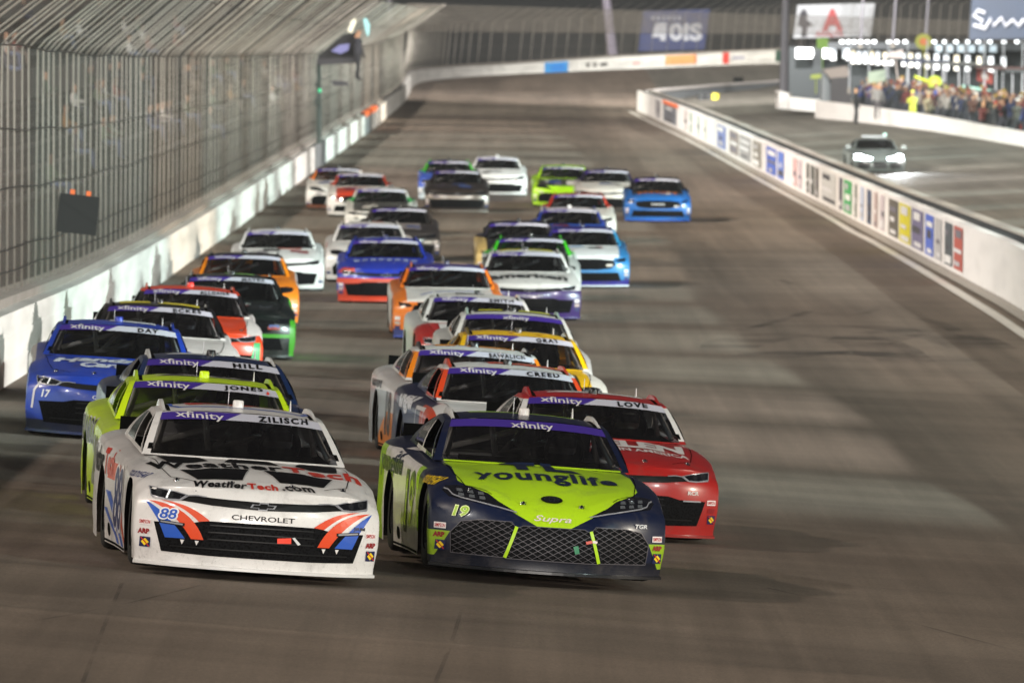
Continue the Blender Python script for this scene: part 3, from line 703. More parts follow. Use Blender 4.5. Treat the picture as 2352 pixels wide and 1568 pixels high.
def sitting(arms=.30, armz=.62):
    V = [(0, .05, .12, (.18, .14)), (0, .07, .30, (.16, .12)), (0, .05, .52, (.19, .12)), (0, .03, .63, (.065, .065)), (0, .02, .70, (.06, .065)), (0, .0, .80, (.085, .10)), (0, .01, .89, (.07, .085)),
         (-.19, .05, .55, .065), (-.27, -.06, .36, .05), (-.14, -arms, armz * .55, .036), (-.10, -arms - .06, armz * .55, .032), (.19, .05, .55, .065), (.27, -.06, .36, .05), (.14, -arms, armz * .55, .036), (.10, -arms - .06, armz * .55, .032),
         (-.11, -.08, .12, .095), (-.13, -.44, .14, .07), (-.13, -.46, -.28, .05), (-.13, -.58, -.34, .042), (.11, -.08, .12, .095), (.13, -.44, .14, .07), (.13, -.46, -.28, .05), (.13, -.58, -.34, .042)]
    E = [(0, 1), (1, 2), (2, 3), (3, 4), (4, 5), (5, 6), (2, 7), (7, 8), (8, 9), (9, 10), (2, 11), (11, 12), (12, 13), (13, 14), (0, 15), (15, 16), (16, 17), (17, 18), (0, 19), (19, 20), (20, 21), (21, 22)]
    return V, E
ME_STAND = [skin_mesh('person_body', *standing()), skin_mesh('person_body', *standing(.03, (-.26, -.34, 1.05), (.32, -.06, .86), .06)), skin_mesh('person_body', *standing(-.04, (-.12, -.34, 1.28), (.14, -.34, 1.26), .10)), skin_mesh('person_body', *standing(.0, (-.34, -.2, 1.75), (.30, -.1, .86), .05))]
ME_SIT = skin_mesh('person_body', *sitting()); ME_DRIVER = skin_mesh('person_body', *sitting(.46, .80))
def cloth(shirt, pants, head, z1, z2):
    k = 'cloth_%s%s%s%.2f' % (shirt, pants, head, z1)
    if k in MATS: return MATS[k]
    m, N, L, b = nt(k); t = N.new('ShaderNodeTexCoord'); sx = N.new('ShaderNodeSeparateXYZ'); L.new(t.outputs['Object'], sx.inputs[0]); col = None
    x = N.new('ShaderNodeMath'); x.operation = 'GREATER_THAN'; x.inputs[1].default_value = z1; L.new(sx.outputs[2], x.inputs[0])
    a = N.new('ShaderNodeMixRGB'); L.new(x.outputs[0], a.inputs[0]); a.inputs[1].default_value = lin(pants); a.inputs[2].default_value = lin(shirt)
    y = N.new('ShaderNodeMath'); y.operation = 'GREATER_THAN'; y.inputs[1].default_value = z2; L.new(sx.outputs[2], y.inputs[0])
    c = N.new('ShaderNodeMixRGB'); L.new(y.outputs[0], c.inputs[0]); L.new(a.outputs[0], c.inputs[1]); c.inputs[2].default_value = lin(head)
    L.new(c.outputs[0], b.inputs['Base Color']); b.inputs['Roughness'].default_value = .85; MATS[k] = m; return m
def objmat(name, me, mat, parent=None):
    o = bpy.data.objects.new(name, me); COL.objects.link(o)
    if not me.materials: me.materials.append(None)
    o.material_slots[0].link = 'OBJECT'; o.material_slots[0].material = mat
    if parent: o.parent = parent
    return o
ME_CAP = MB().lathe([(.0, .105), (.05, .098), (.085, .07), (.102, .02), (.104, -.005)], 'z', n=12).box((0, -.12, .0), (.13, .12, .012)).mesh('cap', True)
ME_HELMET = MB().lathe([(.0, .15), (.06, .142), (.115, .10), (.138, .03), (.135, -.06), (.105, -.12), (.06, -.13)], 'z', n=18).mesh('helmet', True)
ME_VISOR = MB().sheet([[Vector((.142 * math.sin(q), -.142 * math.cos(q), z)) for q in [i * .2 - 1 for i in range(11)]] for z in (-.03, .01, .05)]).mesh('visor', True)
ME_HARN = MB().box((0, 0, 0), (.05, .01, .4)).mesh('harness')
def person(label, group, loc, rz, me, shirt, pants, head, z1, z2, cap=None, caph=1.72):
    o = objmat('person', me, cloth(shirt, pants, head, z1, z2)); o.location = loc; o.rotation_euler = (0, 0, rz)
    tag(o, label, 'person', group)
    if cap: c = objmat('cap', ME_CAP, plain('cap_' + cap, cap, .8), o); c.location = (0, -.03, caph)
    return o
def driver(M, spec):
    dl, shirt, helm = spec['driver']
    o = objmat('person', ME_DRIVER, cloth(shirt, '#1a1a1c', '#20201f', -.5, .66)); o.matrix_world = M @ Matrix.Translation((.34, 2.72, .24)); tag(o, dl, 'person')
    h = objmat('helmet', ME_HELMET, gloss('helm_' + helm, helm), o); h.location = (0, -.01, .80); v = objmat('visor', ME_VISOR, M_BLACK, h)
# ------------------------------------------------------------------ liveries
def sidet(s, yc, zc, w, h, bold=.02, shear=0):
    V, Fc = text_polys(s, bold, shear); return [(yc - a * w, zc + b * h) for a, b in V], Fc
def rect(x0, z0, x1, z1): return shape_poly([(x0, z0), (x1, z0), (x1, z1), (x0, z1)])
def para(pts): return shape_poly(pts)
def stickers(near=True, dark=False):
    L = []
    for s in (-1, 1):
        x = s * .895
        L += [('contingency_sticker', rect(x - .045, .352, x + .045, .40), 'front', '#e6dedd', .005), ('contingency_sticker', shape_text('SIMPSON', (x, .376), .078, .03, .02), 'front', '#b02a2a', .008),
              ('contingency_sticker', shape_text('ARP', (x + s * .005, .302), .085, .042, .06), 'front', '#8e1d22', .006),
              ('contingency_sticker', rect(x - .028 - .0, .178, x + .05, .258), 'front', '#1d2350', .005), ('contingency_sticker', para([(x - .018, .218), (x + .011, .248), (x + .042, .218), (x + .011, .188)]), 'front', '#f0cf2a', .008),
              ('contingency_sticker', stroke([(x - .02, .252), (x + .045, .184)], .008), 'front', '#c02a25', .010)]
    return L
def roofnum(s, fill, edge=None, slit=None):
    L = [('roof_number', shape_text(s, (0.02, 2.86), .92, .52, .06), 'top', edge or fill, .003)]
    if edge: L.append(('roof_number', shape_text(s, (0.02, 2.86), .88, .48, .0), 'top', fill, .006))
    return L
def blocks(n, c, w, h):                        # a row of letter-sized marks, too blurred in the photo to read
    return merge(*[rect(c[0] - w / 2 + w * (i + .1) / n, c[1] - h / 2 * (1 - .3 * (i % 2)), c[0] - w / 2 + w * (i + .78) / n, c[1] + h / 2) for i in range(n)])
CARS = []
def C(**k): CARS.append(k)
NA = 'nascar_sticker'
apill = lambda: []
# white car with black bonnet panels
C(id='white_tech', kind='camaro', near=1, pos=(-2.20, 69.25, .128), dz=.02, name='ZILISCH', base='#dcd8d6', split='#cfccca', rail='#e6e2e0', pod='#d8d4d2',
  label='white race car with black bonnet panels and orange blue swooshes, leading at front left', driver=('driver in dark suit and silver helmet inside the white car with black bonnet panels', '#1c2236', '#b9bcc4'),
  layers=[],
  decals=[('swoosh', shape_poly(bez((-.90, .545), (-.80, .50), (-.70, .41), (-.592, .272)) + [(-.74, .268), (-.785, .37), (-.80, .40)]), 'front', '#2554b4', .006),
          ('swoosh', shape_poly(bez((-.885, .548), (-.66, .545), (-.52, .44), (-.45, .272)) + bez((-.545, .272), (-.64, .42), (-.76, .515), (-.885, .548))[:-1]), 'front', '#d7451c', .007),
          ('swoosh', shape_poly(bez((-.80, .557), (-.60, .555), (-.50, .49), (-.41, .424)) + bez((-.495, .412), (-.58, .49), (-.68, .545), (-.80, .557))[:-1]), 'front', '#d7451c', .006),
          ('swoosh', mirror(shape_poly(bez((-.90, .545), (-.80, .50), (-.70, .41), (-.592, .272)) + [(-.74, .268), (-.785, .37), (-.80, .40)])), 'front', '#2554b4', .006),
          ('swoosh', mirror(shape_poly(bez((-.885, .548), (-.66, .545), (-.52, .44), (-.45, .272)) + bez((-.545, .272), (-.64, .42), (-.76, .515), (-.885, .548))[:-1])), 'front', '#d7451c', .007),
          ('swoosh', mirror(shape_poly(bez((-.80, .557), (-.60, .555), (-.50, .49), (-.41, .424)) + bez((-.495, .412), (-.58, .49), (-.68, .545), (-.80, .557))[:-1])), 'front', '#d7451c', .006),
          ('brake_duct', stroke([(-.79, .392), (-.60, .378)], .026), 'front', M_BLACK, .009), ('brake_duct', stroke([(-.78, .392), (-.615, .380)], .012), 'front', M_SILV, .011),
          ('brake_duct', stroke([(.79, .392), (.60, .378)], .026), 'front', M_BLACK, .009), ('brake_duct', stroke([(.78, .392), (.615, .380)], .012), 'front', M_SILV, .011),
          ('front_number', shape_text('88', (-.725, .455), .155, .100, .085, .2), 'front', '#e8e4e4', .009), ('front_number', shape_text('88', (-.725, .455), .13, .080, .02, .2), 'front', '#2554b4', .011),
          ('bonnet_panel', para([(-.06, .80), (-.61, .76), (-.50, .36), (-.15, .34)]), 'top', M_INK), ('bonnet_panel', para([(.06, .80), (.61, .76), (.50, .36), (.15, .34)]), 'top', M_INK),
          ('bonnet_panel', para([(-.73, 1.66), (-.42, 1.54), (-.35, 1.20), (-.68, 1.12)]), 'top', M_INK), ('bonnet_panel', para([(.73, 1.66), (.42, 1.54), (.35, 1.20), (.68, 1.12)]), 'top', M_INK),
          ('bonnet_panel', para([(-.15, 1.47), (.15, 1.47), (.22, 1.18), (-.22, 1.18)]), 'top', M_INK),
          ('sponsor_lettering', shape_text('Weather', (-.315, .975), 1.08, .31, .035, space=1.1), 'top', M_INK, .006), ('sponsor_lettering', shape_text('Tech', (.545, .975), .62, .31, .035, space=1.1), 'top', '#c23320', .006),
          ('sponsor_lettering', shape_text('Weather', (-.335, .225), .43, .15, .035, rot=-.16, space=1.1), 'top', M_INK, .006), ('sponsor_lettering', shape_text('Tech', (.0, .195), .24, .14, .035, rot=.01, space=1.1), 'top', '#c23320', .006), ('sponsor_lettering', shape_text('.com', (.28, .215), .27, .11, .035, rot=.18, space=1.1), 'top', M_INK, .006),
          ('team_lettering', shape_text('JRM', (.79, .425), .10, .034, .02), 'front', '#20222a', .010),
          ('tape', para([(.125, .285), (.235, .29), (.232, .335), (.122, .325)]), 'front', M_REDTAPE, .018), ('tape', para([(.24, .335), (.26, .34), (.31, .29), (.29, .28)]), 'front', '#cfcfcf', .018),
          ('roof_number', shape_ring([(-.50, 2.50), (.52, 2.50), (.58, 2.6), (.58, 3.1), (.5, 3.2), (-.5, 3.2), (-.56, 3.1), (-.56, 2.6)], [(-.48, 2.53), (.50, 2.53), (.55, 2.62), (.55, 3.08), (.48, 3.17), (-.48, 3.17), (-.53, 3.08), (-.53, 2.62)]), 'top', '#2554b4', .004),
          ('roof_number', shape_text('88', (0, 2.86), .86, .54, .12), 'top', '#c8401f', .004),
          ('door_number', sidet('88', 2.15, .475, .95, .56, .09), 'left', '#e8e4e4', .004), ('door_number', sidet('88', 2.15, .475, .84, .50, .02), 'left', '#1d2a66', .007),
          ('side_stripe', para([(1.42, .12), (1.30, .12), (2.2, .74), (2.9, .74), (3.25, .6), (2.4, .6)]), 'left', '#d7451c', .002), ('side_stripe', para([(1.75, .11), (1.52, .11), (2.9, .50), (3.3, .50)]), 'left', '#2554b4', .002), ('side_stripe', para([(2.25, .11), (2.0, .11), (3.1, .36), (3.32, .36)]), 'left', '#2554b4', .002),
          ('sponsor_lettering', sidet('Weather', 4.15, .73, 1.2, .22, .04), 'left', M_INK, .004), ('sponsor_lettering', sidet('Tech', 3.15, .73, .72, .22, .04), 'left', '#c23320', .004),
          ('tyre_brand', sidet('GOODYEAR', .95, .725, .45, .045, .02), 'left', '#26336e', .004)] + stickers() + apill())
# lime and navy car
C(id='lime_navy', kind='supra', near=1, pos=(.13, 71.6, .118), dz=.055, banner='full', base='#0f1832', split='#0a0d14', rail='#e2dfdc', pod='#cfc8c4', word=True,
  label='lime and navy race car with wide lattice grille, front right of the pack', driver=('driver in dark suit inside the lime and navy car', '#22252e', '#8a8d94'),
  layers=[('#0a0f1e', CHIN), ('#dcd8d4', SIDE), ('#9ecb1e', [(0, 0, 0, 1, .9), (0, 1, 0, 0, 4.2)]), ('#9ecb1e', [(0, 0, 0, 1, .9), (0, -1, .9, 0, -1.15), (0, 1, 0, 0, .66)]),
          ('#a9cf1c', [(0, 0, 1, 0, .425), (0, 0, 1, -.51, .358), (0, 0, 0, -1, -.745), (0, -1, 0, 0, -1.84), (0, 0, -1, 0, -.885)]),
          ('#8fb01a', [(0, 0, .5, 1, .985), (0, -1, 0, 0, -.66), (0, 0, -1, 0, -.335), (0, 0, 1, 0, .13)]),
          ('#0f1832', [(0, 0, 0, 1, .9), (0, -1, 0, 0, -1.55), (0, 0, 1, 0, .45)]), ('#0f1832', GREEN), ('#dcd8d4', [(0, 0, 1, 0, .885), (0, 1, 0, 0, 2.6), (0, -.62, -1, 0, -3.05), (0, 0, -1, 0, -1.16)]),
          ('#9ecb1e', [(0, 0, 1, 0, 1.20), (0, 1, 0, 0, 2.72), (0, 0, 0, -1, -.45)])],
  decals=[('grille_divider', stroke([(-.305, .415), (-.385, .16)], .026), 'front', '#a9cf1c', .012), ('grille_divider', stroke([(.305, .415), (.385, .16)], .026), 'front', '#a9cf1c', .012),
          ('sponsor_lettering', shape_text('younglife', (0, .83), 1.18, .44, .03, space=1.1), 'top', '#15203a', .006),
          ('sponsor_emblem', merge(rect(-.33, 1.36, -.02, 1.54), rect(-.21, 1.10, -.11, 1.36), rect(.03, 1.10, .12, 1.54), para([(.12, 1.10), (.34, 1.10), (.26, 1.22), (.12, 1.22)])), 'top', '#15203a', .006),
          ('front_number', shape_text('19', (-.745, .505), .135, .095, .06, .25), 'front', '#d9e2a0', .009), ('front_number', shape_text('19', (-.745, .505), .12, .080, .01, .25), 'front', '#93b81c', .011),
          ('tape', para([(.16, .285), (.20, .295), (.215, .235), (.18, .225)]), 'front', '#2c7a55', .016), ('tape', para([(.26, .33), (.31, .345), (.32, .325), (.27, .31)]), 'front', '#c0402c', .016), ('tape', para([(.32, .345), (.36, .34), (.355, .32), (.32, .325)]), 'front', '#d8c9c4', .016),
          ('team_lettering', shape_text('TGR', (.74, .475), .11, .034, .03, .2), 'front', '#c9c9cc', .009),
          ('door_number', sidet('19', 2.15, .475, .80, .56, .07), 'left', '#1d2f3a', .005), ('door_number', sidet('19', 2.15, .475, .62, .40, .0), 'left', '#8fae3a', .007),
          ('sponsor_lettering', sidet('younglife', 3.75, .74, 1.7, .25, .03), 'left', '#15203a', .005),
          ('tyre_brand', sidet('GOODYEAR', .98, .72, .40, .07, .03), 'left', '#d9b51e', .005)] + stickers() + apill())
# red car
C(id='red', kind='camaro', near=1, pos=(.80, 81.0, .11), dz=.0, name='LOVE', base='#a3201d', split='#8e1d1b', rail='#b5221e', pod='#0e0e10', word=None,
  label='red race car with white pillars and white bonnet lettering, beside the lime and navy car', driver=('driver in dark suit inside the red car with white pillars', '#2a1a1a', '#c9b9a8'),
  layers=[('#dcd8d6', GREEN), ('#b3211d', ROOF), ('#dcd8d6', [(0, 0, 0, 1, .9), (0, 1, 0, 0, 1.3), (0, 0, 1, 0, .5)])],
  decals=[('sponsor_lettering', shape_text('WHELEN', (0, 1.10), 1.42, .52, .05, .1), 'top', '#dcd8d6', .006), ('sponsor_lettering', shape_text('ENGINEERED IN AMERICA', (0, .70), 1.4, .17, .02), 'top', '#dcd8d6', .006),
          ('team_lettering', shape_text('RCR', (.70, .46), .11, .035, .03), 'front', '#d6d0cc'), ('brake_duct', stroke([(.60, .385), (.78, .385)], .012), 'front', M_SILV, .009)] + roofnum('2', '#dcd8d6') + stickers())
C(id='neon', kind='supra', near=1, pos=(-2.77, 77.2, .10), name='JONES', base='#c8e61a', split='#101010', rail='#c6e82a', pod='#c8e61a',
  label='neon yellow race car tucked directly behind the white car with black bonnet panels', driver=('driver in dark suit inside the neon yellow car', '#202020', '#30343a'), layers=[('#c8e61a', GREEN)],
  decals=roofnum('20', '#2b2527', '#c9c6bd') + [('sponsor_lettering', sidet('MENARDS', 3.6, .70, 1.9, .26, .05), 'left', '#d6d6cc', .004), ('sponsor_lettering', sidet('MENARDS', 3.6, .70, 1.86, .23, .0), 'left', '#151515', .007), ('door_number', sidet('20', 2.2, .46, .8, .46, .05), 'left', '#8a8f7a', .004), ('banner_dot', para([(.545, 1.16), (.56, 1.18), (.575, 1.16), (.56, 1.145)]), 'front', '#e03a22', .012)] + apill())
C(id='navy', kind='camaro', word=M_INK, near=1, pos=(-2.96, 84.4, .12), name='HILL', base='#13284f', split='#101010', rail='#dedbd8', pod='#0d0d0f',
  label='navy race car with white roof number, behind the neon yellow car', driver=('driver in dark suit inside the navy car', '#1b2030', '#22262e'), layers=[], decals=roofnum('21', '#cdd0d6') + apill())
C(id='blue_hc', kind='camaro', near=1, pos=(-4.42, 95.8, .05), name='DAY', base='#1c3a9c', split='#142458', rail='#1c3a9c', pod='#2a3aa0', word=M_WHITE,
  label='royal blue race car with white bonnet lettering, nearest the outer wall', driver=('driver in blue suit inside the royal blue car by the wall', '#1d2f6c', '#2c3348'),
  layers=[('#c9c6c4', [(0, 0, 0, 1, .9), (0, 1, 0, 0, 1.4)]), ('#141a35', CHIN)],
  decals=[('sponsor_lettering', shape_text('Hendrick', (-.02, 1.15), 1.36, .42, .05, .25), 'top', '#c9cbd6', .006), ('sponsor_lettering', shape_text('Cars.com', (.10, .70), 1.0, .36, .05, .25), 'top', '#c9cbd6', .006), ('front_number', shape_text('17', (-.755, .47), .10, .085, .03, .2), 'front', '#d9d9de'),
          ('roof_panel', rect(-.1, 2.55, .42, 2.78), 'top', '#b9bac2'), ('side_stripe', stroke([(-.80, .62), (-.885, .50), (-.90, .30)], .022), 'front', '#c9c3c6')])
C(id='white_yellow', kind='camaro', word=M_INK, near=1, pos=(-4.42, 107.1, .08), name='ECKES', base='#d4d3d0', rail='#151515', pod='#101010', label='white race car with black roof and yellow roof panels, beside the outer wall',
  driver=('driver in grey suit inside the white car with the black roof', '#50545c', '#c8ccd0'), layers=[('#17181a', GREEN)], decals=[('roof_number', rect(-.50, 2.5, -.12, 2.9), 'top', '#c9b92a'), ('roof_number', rect(-.02, 2.5, .50, 2.9), 'top', '#c9b92a')])
C(id='orange_white', kind='camaro', word=M_INK, near=1, pos=(-4.52, 119.9, .07), name='ALLGAIER', base='#d8d4d0', rail='#d0401f', pod='#e8392c', label='orange and white race car with a red roof camera, second row by the outer wall',
  layers=[('#cf431f', HOOD), ('#d5451f', NOSE), ('#191919', GREEN), ('#d0401f', ROOF)], decals=[('roof_panel', rect(-.4, 2.72, .5, 3.1), 'top', '#b9b5b2'), ('fender_patch', para([(.80, .30), (.93, .30), (.93, .56), (.84, .56)]), 'front', '#2fa060')])
C(id='black_green', kind='mustang', near=1, pos=(-4.37, 132.8, .05), name='MAYER', base='#151a18', rail='#1a1a1a', pod='#101010', label='black race car with bright green lower nose, left side of the pack',
  layers=[('#3f8f22', [(0, 0, 0, 1, .88), (0, -1, 0, 0, -.8), (0, 0, -1, 0, -.62)]), ('#3f8f22', [(0, -1, 0, 0, -.7), (0, 0, -1, 0, -.40), (0, 0, 1, 0, .345)]), ('#4fb52a', [(0, 0, 0, 1, .92), (0, 1, 0, 0, 1.2)])], decals=[('roof_panel', rect(-.1, 2.6, .35, 2.9), 'top', '#7fae5a'), ('sponsor_lettering', blocks(7, (-.1, .85), .8, .25), 'top', '#8a918a')])
C(id='orange_black', kind='supra', pos=(-4.85, 154.2, .04), base='#d8781c', rail='#1b1b1c', pod='#151515', label='orange race car with black roof, beside the outer wall behind the black and green car',
  layers=[('#e07f10', GREEN), ('#1b1a1c', ROOF), ('#c9c4c0', [(0, 0, 0, 1, .93), (0, 1, 0, 0, 1.0)])])
C(id='white_silver', kind='camaro', pos=(-4.98, 180.6, .03), base='#cfcecb', rail='#cfcecb', pod='#2a2a2a', label='white race car with a dark lower grille, left row beside the bright wall', layers=[('#9a4a3c', [(0, 1, 0, 0, 1.5), (0, -1, 0, 0, -1.75), (1, 0, 0, 0, .0), (-1, 0, 0, 0, -.5)])], word=None)
C(id='white_plain', kind='supra', pos=(-3.16, 188.0, .02), base='#d2cdc8', rail='#d2cdc8', pod='#2a2a2a', label='white race car partly hidden behind the bright blue car', layers=[('#b03a24', [(0, 0, 0, 1, .93), (0, 1, 0, 0, 1.2), (0, -1, 0, 0, -3), (0, 0, 1, 0, .5)])], decals=[('roof_panel', rect(.0, 2.6, .3, 3.0), 'top', '#b0503a')])
C(id='blue_red', kind='camaro', near=1, pos=(-2.55, 171.2, .02), base='#22349c', rail='#22349c', pod='#20204a', word=None, label='bright blue race car with a red lower nose, in the middle of the track', split='#b8402a',
  layers=[('#bf3d22', [(0, -1, 0, 0, -.62), (0, 0, -1, 0, -.50)]), ('#22349c', [(0, -1, 0, 0, -.62), (0, 0, 0, 1, .84), (0, 0, 1, 0, .25), (0, 0, -1, 0, -.40)]), ('#c33c28', [(0, 0, 0, 1, .62), (0, -1, 0, 0, -.6), (0, 0, 1, 0, .60), (0, 0, -1, 0, -.70)])],
  decals=[('sponsor_lettering', blocks(8, (0, 1.1), 1.3, .34), 'top', '#9aa3c8'), ('roof_panel', rect(-.45, 2.6, -.1, 2.9), 'top', '#b5bac8'), ('roof_panel', rect(.0, 2.6, .45, 2.9), 'top', '#b5bac8'), ('tape', para([(.13, .33), (.17, .33), (.17, .36), (.13, .36)]), 'front', '#1fb06a', .02)])
C(id='charcoal', kind='camaro', pos=(-2.75, 205.8, .02), base='#35302e', rail='#35302e', pod='#151515', word=None, label='charcoal race car with a smoky grey bonnet, left half of the pack', layers=[('#8a807c', [(0, 0, 1, 0, .70), (0, -1, 0, 0, -1.8), (0, 0, 0, -1, -.5), (0, 1, 0, 0, .5), (0, 0, -1, 0, -.9)])])
C(id='grey_green', kind='camaro', pos=(-3.60, 232.5, .01), base='#b9b6b0', rail='#a9a6a2', pod='#252525', word=None, label='grey and white race car with small green pillar marks, ahead of the charcoal car', layers=[('#45433f', HOOD), ('#b5b3ad', ROOF), ('#2f9a4a', [(0, 0, 1, 0, .89), (0, 0, -1, 0, -1.0), (0, 1, 0, 0, 1.6)])])
C(id='red_white', kind='mustang', pos=(-4.54, 253.6, .01), base='#c9c4c0', rail='#c9c4c0', pod='#c0bcb8', label='white race car with red bonnet and orange pillars near the wall, back of the pack', layers=[('#b23a20', GREEN), ('#cbc6c2', ROOF), ('#a8341e', [(0, 0, 1, 0, .45), (0, -1, 0, 0, -1.3), (0, 0, 0, -1, -.7), (0, 0, -1, 0, -.89)])])
C(id='orange_pillar', kind='supra', pos=(-5.35, 261.5, .01), base='#cdc9c5', rail='#5a4030', pod='#252525', label='white race car with orange pillars hard against the outer wall, back of the pack', layers=[('#d5701c', GREEN), ('#3a3634', ROOF), ('#6a3a24', CHIN)], word=None)
C(id='brown', kind='camaro', pos=(-1.72, 259.6, .01), base='#2a2320', rail='#2a2320', pod='#151515', word=None, label='dark brown race car with a pale nose stripe, centre of the back row', layers=[('#8f857c', [(0, -1, 0, 0, -.6), (0, 0, -1, 0, -.52), (0, 0, 1, 0, .43)])], split='#8a8178')
C(id='blue_greenroof', kind='camaro', pos=(-2.09, 275.2, .01), base='#3a56b0', rail='#3fae2c', pod='#202020', label='blue race car with green pillars, hidden behind the dark brown car', layers=[('#3fae2c', GREEN), ('#23262a', ROOF), ('#c9d6dc', LOWNOSE)], word=None)
C(id='white_last', kind='camaro', pos=(-.54, 282.1, .01), base='#cfcfcd', rail='#cfcfcd', pod='#c0c0c0', label='plain white race car at the very back of the pack', word=None, layers=[])
# right hand column
C(id='orange_saw', kind='supra', near=1, pos=(-.40, 95.8, .10), name='SAWALICH', base='#d8d5d2', rail='#23201e', pod='#0e0e10', label='white race car with orange pillars, behind the one with red roof number',
  layers=[('#e8831a', [(0, 0, 1, 0, .885), (0, 1, 0, 0, 1.52), (0, -.62, -1, 0, -2.75)]), ('#d8d5d2', ROOF), ('#e8831a', [(0, 0, 0, 1, .9), (0, 0, -1, 0, -.48), (0, 1, 0, 0, .66)]), ('#9aa0a4', [(0, 0, 0, 1, .9), (0, .35, 1, 0, 1.35), (0, 0, -1, 0, -.7), (0, 1, 0, 0, 2.0)])],
  decals=roofnum('18', '#d98a2a') + [('door_number', sidet('18', 2.2, .46, .8, .5, .05), 'left', '#2a2c30', .004), ('sponsor_lettering', blocks(8, (3.8, .76), 1.2, .09), 'left', '#24262a', .004)] + apill())
C(id='orange_creed', kind='mustang', near=1, pos=(-.02, 89.1, .11), name='CREED', base='#d8d4d1', rail='#c9442a', pod='#0e0e10', label='white roofed race car with orange red pillars and navy flank',
  driver=('driver in navy suit inside the car with orange red pillars and navy flank', '#1c2140', '#2a2c34'),
  layers=[('#1b2142', [(0, 0, 0, 1, .80), (0, 1, 0, 0, 1.3)]), ('#d9481f', GREEN), ('#d8d4d1', ROOF), ('#1b2142', [(0, 0, 1, 0, .885), (0, 1, 0, 0, 2.9), (0, 0, -1, 0, -1.15)]), ('#d0461f', [(0, 0, 0, 1, .9), (0, -1, 0, 0, -1.9), (0, 1, 0, 0, .66)])],
  decals=[('roof_number', rect(-.2, 2.6, .62, 3.1), 'top', '#c9503a'), ('roof_number', rect(-.14, 2.66, .56, 3.04), 'top', '#d8735a', .008), ('sponsor_lettering', sidet('anger', 3.3, .76, 1.2, .2, .05), 'left', '#d9d9dc', .004), ('door_panel', shape_ring([(1.5, .25), (2.4, .25), (2.4, .78), (1.5, .78)], [(1.56, .29), (2.34, .29), (2.34, .74), (1.56, .74)]), 'left', '#d9d6d4', .004)] + apill())
C(id='yellow', kind='supra', near=1, pos=(.09, 104.1, .09), name='GRAY', base='#dedbd0', rail='#6a5a20', pod='#3a362c', label='yellow roofed race car with GRAY on its windshield strip', layers=[('#edbd0c', GREEN), ('#edbd0c', HOOD), ('#2c2a20', [(0, 0, 1, 0, .70), (0, -1, 0, 0, -1.2), (0, 0, 0, -1, -.6), (0, 0, -1, 0, -.9)])],
  decals=[('roof_dot', para([(-.15, 2.42), (-.10, 2.40), (-.05, 2.42), (-.10, 2.46)]), 'top', '#8a3a1a'), ('roof_dot', para([(.20, 2.42), (.25, 2.40), (.30, 2.42), (.25, 2.46)]), 'top', '#8a3a1a'), ('roof_panel', rect(-.35, 2.75, .4, 3.15), 'top', '#c9c6b8')])
C(id='white_bars', kind='camaro', word=M_INK, near=1, pos=(.02, 114.5, .06), banner='full', base='#d6d4cf', rail='#b8d0c4', pod='#1a1a1a', label='white race car with black and yellow roof bars and a plain purple windshield strip', layers=[], decals=[('roof_number', rect(-.52, 2.5, -.10, 2.95), 'top', '#17181a'), ('roof_number', rect(-.46, 2.56, -.14, 2.9), 'top', '#c9c22a', .007), ('roof_number', rect(.04, 2.5, .56, 2.95), 'top', '#17181a'), ('roof_number', rect(.08, 2.56, .5, 2.9), 'top', '#cfd05a', .007)])
C(id='white_red', kind='camaro', near=1, pos=(-.50, 124.3, .06), name='SMITH', base='#d6d4d0', rail='#cfd0cc', pod='#15181a', word=None, label='white race car with red bonnet and white squares, right column of the pack', layers=[('#ad2a24', [(0, 0, 1, 0, .50), (0, -1, 0, 0, -1.5), (0, 0, -1, 0, -.88)]), ('#ad2a24', NOSE)],
  decals=[('bonnet_panel', rect(-.62, .75, -.38, 1.3), 'top', '#cfcac6'), ('bonnet_panel', rect(-.3, .95, .3, 1.2), 'top', '#c9bdb8'), ('roof_panel', rect(-.32, 2.52, .1, 2.7), 'top', '#1a1c1e')])
C(id='orange_purple', kind='mustang', near=1, pos=(-1.14, 148.0, .04), base='#de7420', rail='#e07a22', pod='#252440', label='orange race car with white bonnet and purple roof, centre of the pack', split='#3c4aa0', word=None,
  layers=[('#e0701c', GREEN), ('#3c3472', ROOF), ('#d2cdc8', HOOD), ('#d2cdc8', [(0, 0, 0, 1, .95), (0, 1, 0, 0, 1.5)]), ('#39427c', CHIN)], decals=[('roof_panel', rect(-.1, 2.6, .35, 2.9), 'top', '#c9a890'), ('sponsor_lettering', stroke([(-.5, .5), (-.1, .75), (.3, .85), (.55, 1.1)], .06), 'top', '#4a5a9a'), ('front_number', shape_text('41', (-.62, .47), .10, .09, .04), 'front', '#3c4aa0')])
C(id='white_purple', kind='camaro', near=1, pos=(.25, 160.6, .03), base='#d6d4d0', rail='#b5b8b0', pod='#1a1a1a', label='white race car with deep purple lower nose, right of the pack', split='#3a2a6a', word=M_SILV,
  layers=[('#36205f', [(0, -1, 0, 0, -.75), (0, 0, -1, 0, -.56)])], decals=[('sponsor_lettering', shape_text('american', (0, .80), 1.45, .60, .04), 'top', '#2a2c2a'), ('roof_number', rect(-.5, 2.5, -.1, 2.9), 'top', '#b9b02a'), ('roof_number', rect(.05, 2.5, .5, 2.9), 'top', '#b9b02a')])
C(id='green_dark', kind='supra', pos=(.37, 174.1, .02), base='#c9d0cc', rail='#46bd28', pod='#1a1c1a', label='dark roofed race car with bright green pillars, behind the white and purple car', layers=[('#3fc022', GREEN), ('#22262a', ROOF), ('#2a2f2c', HOOD)])
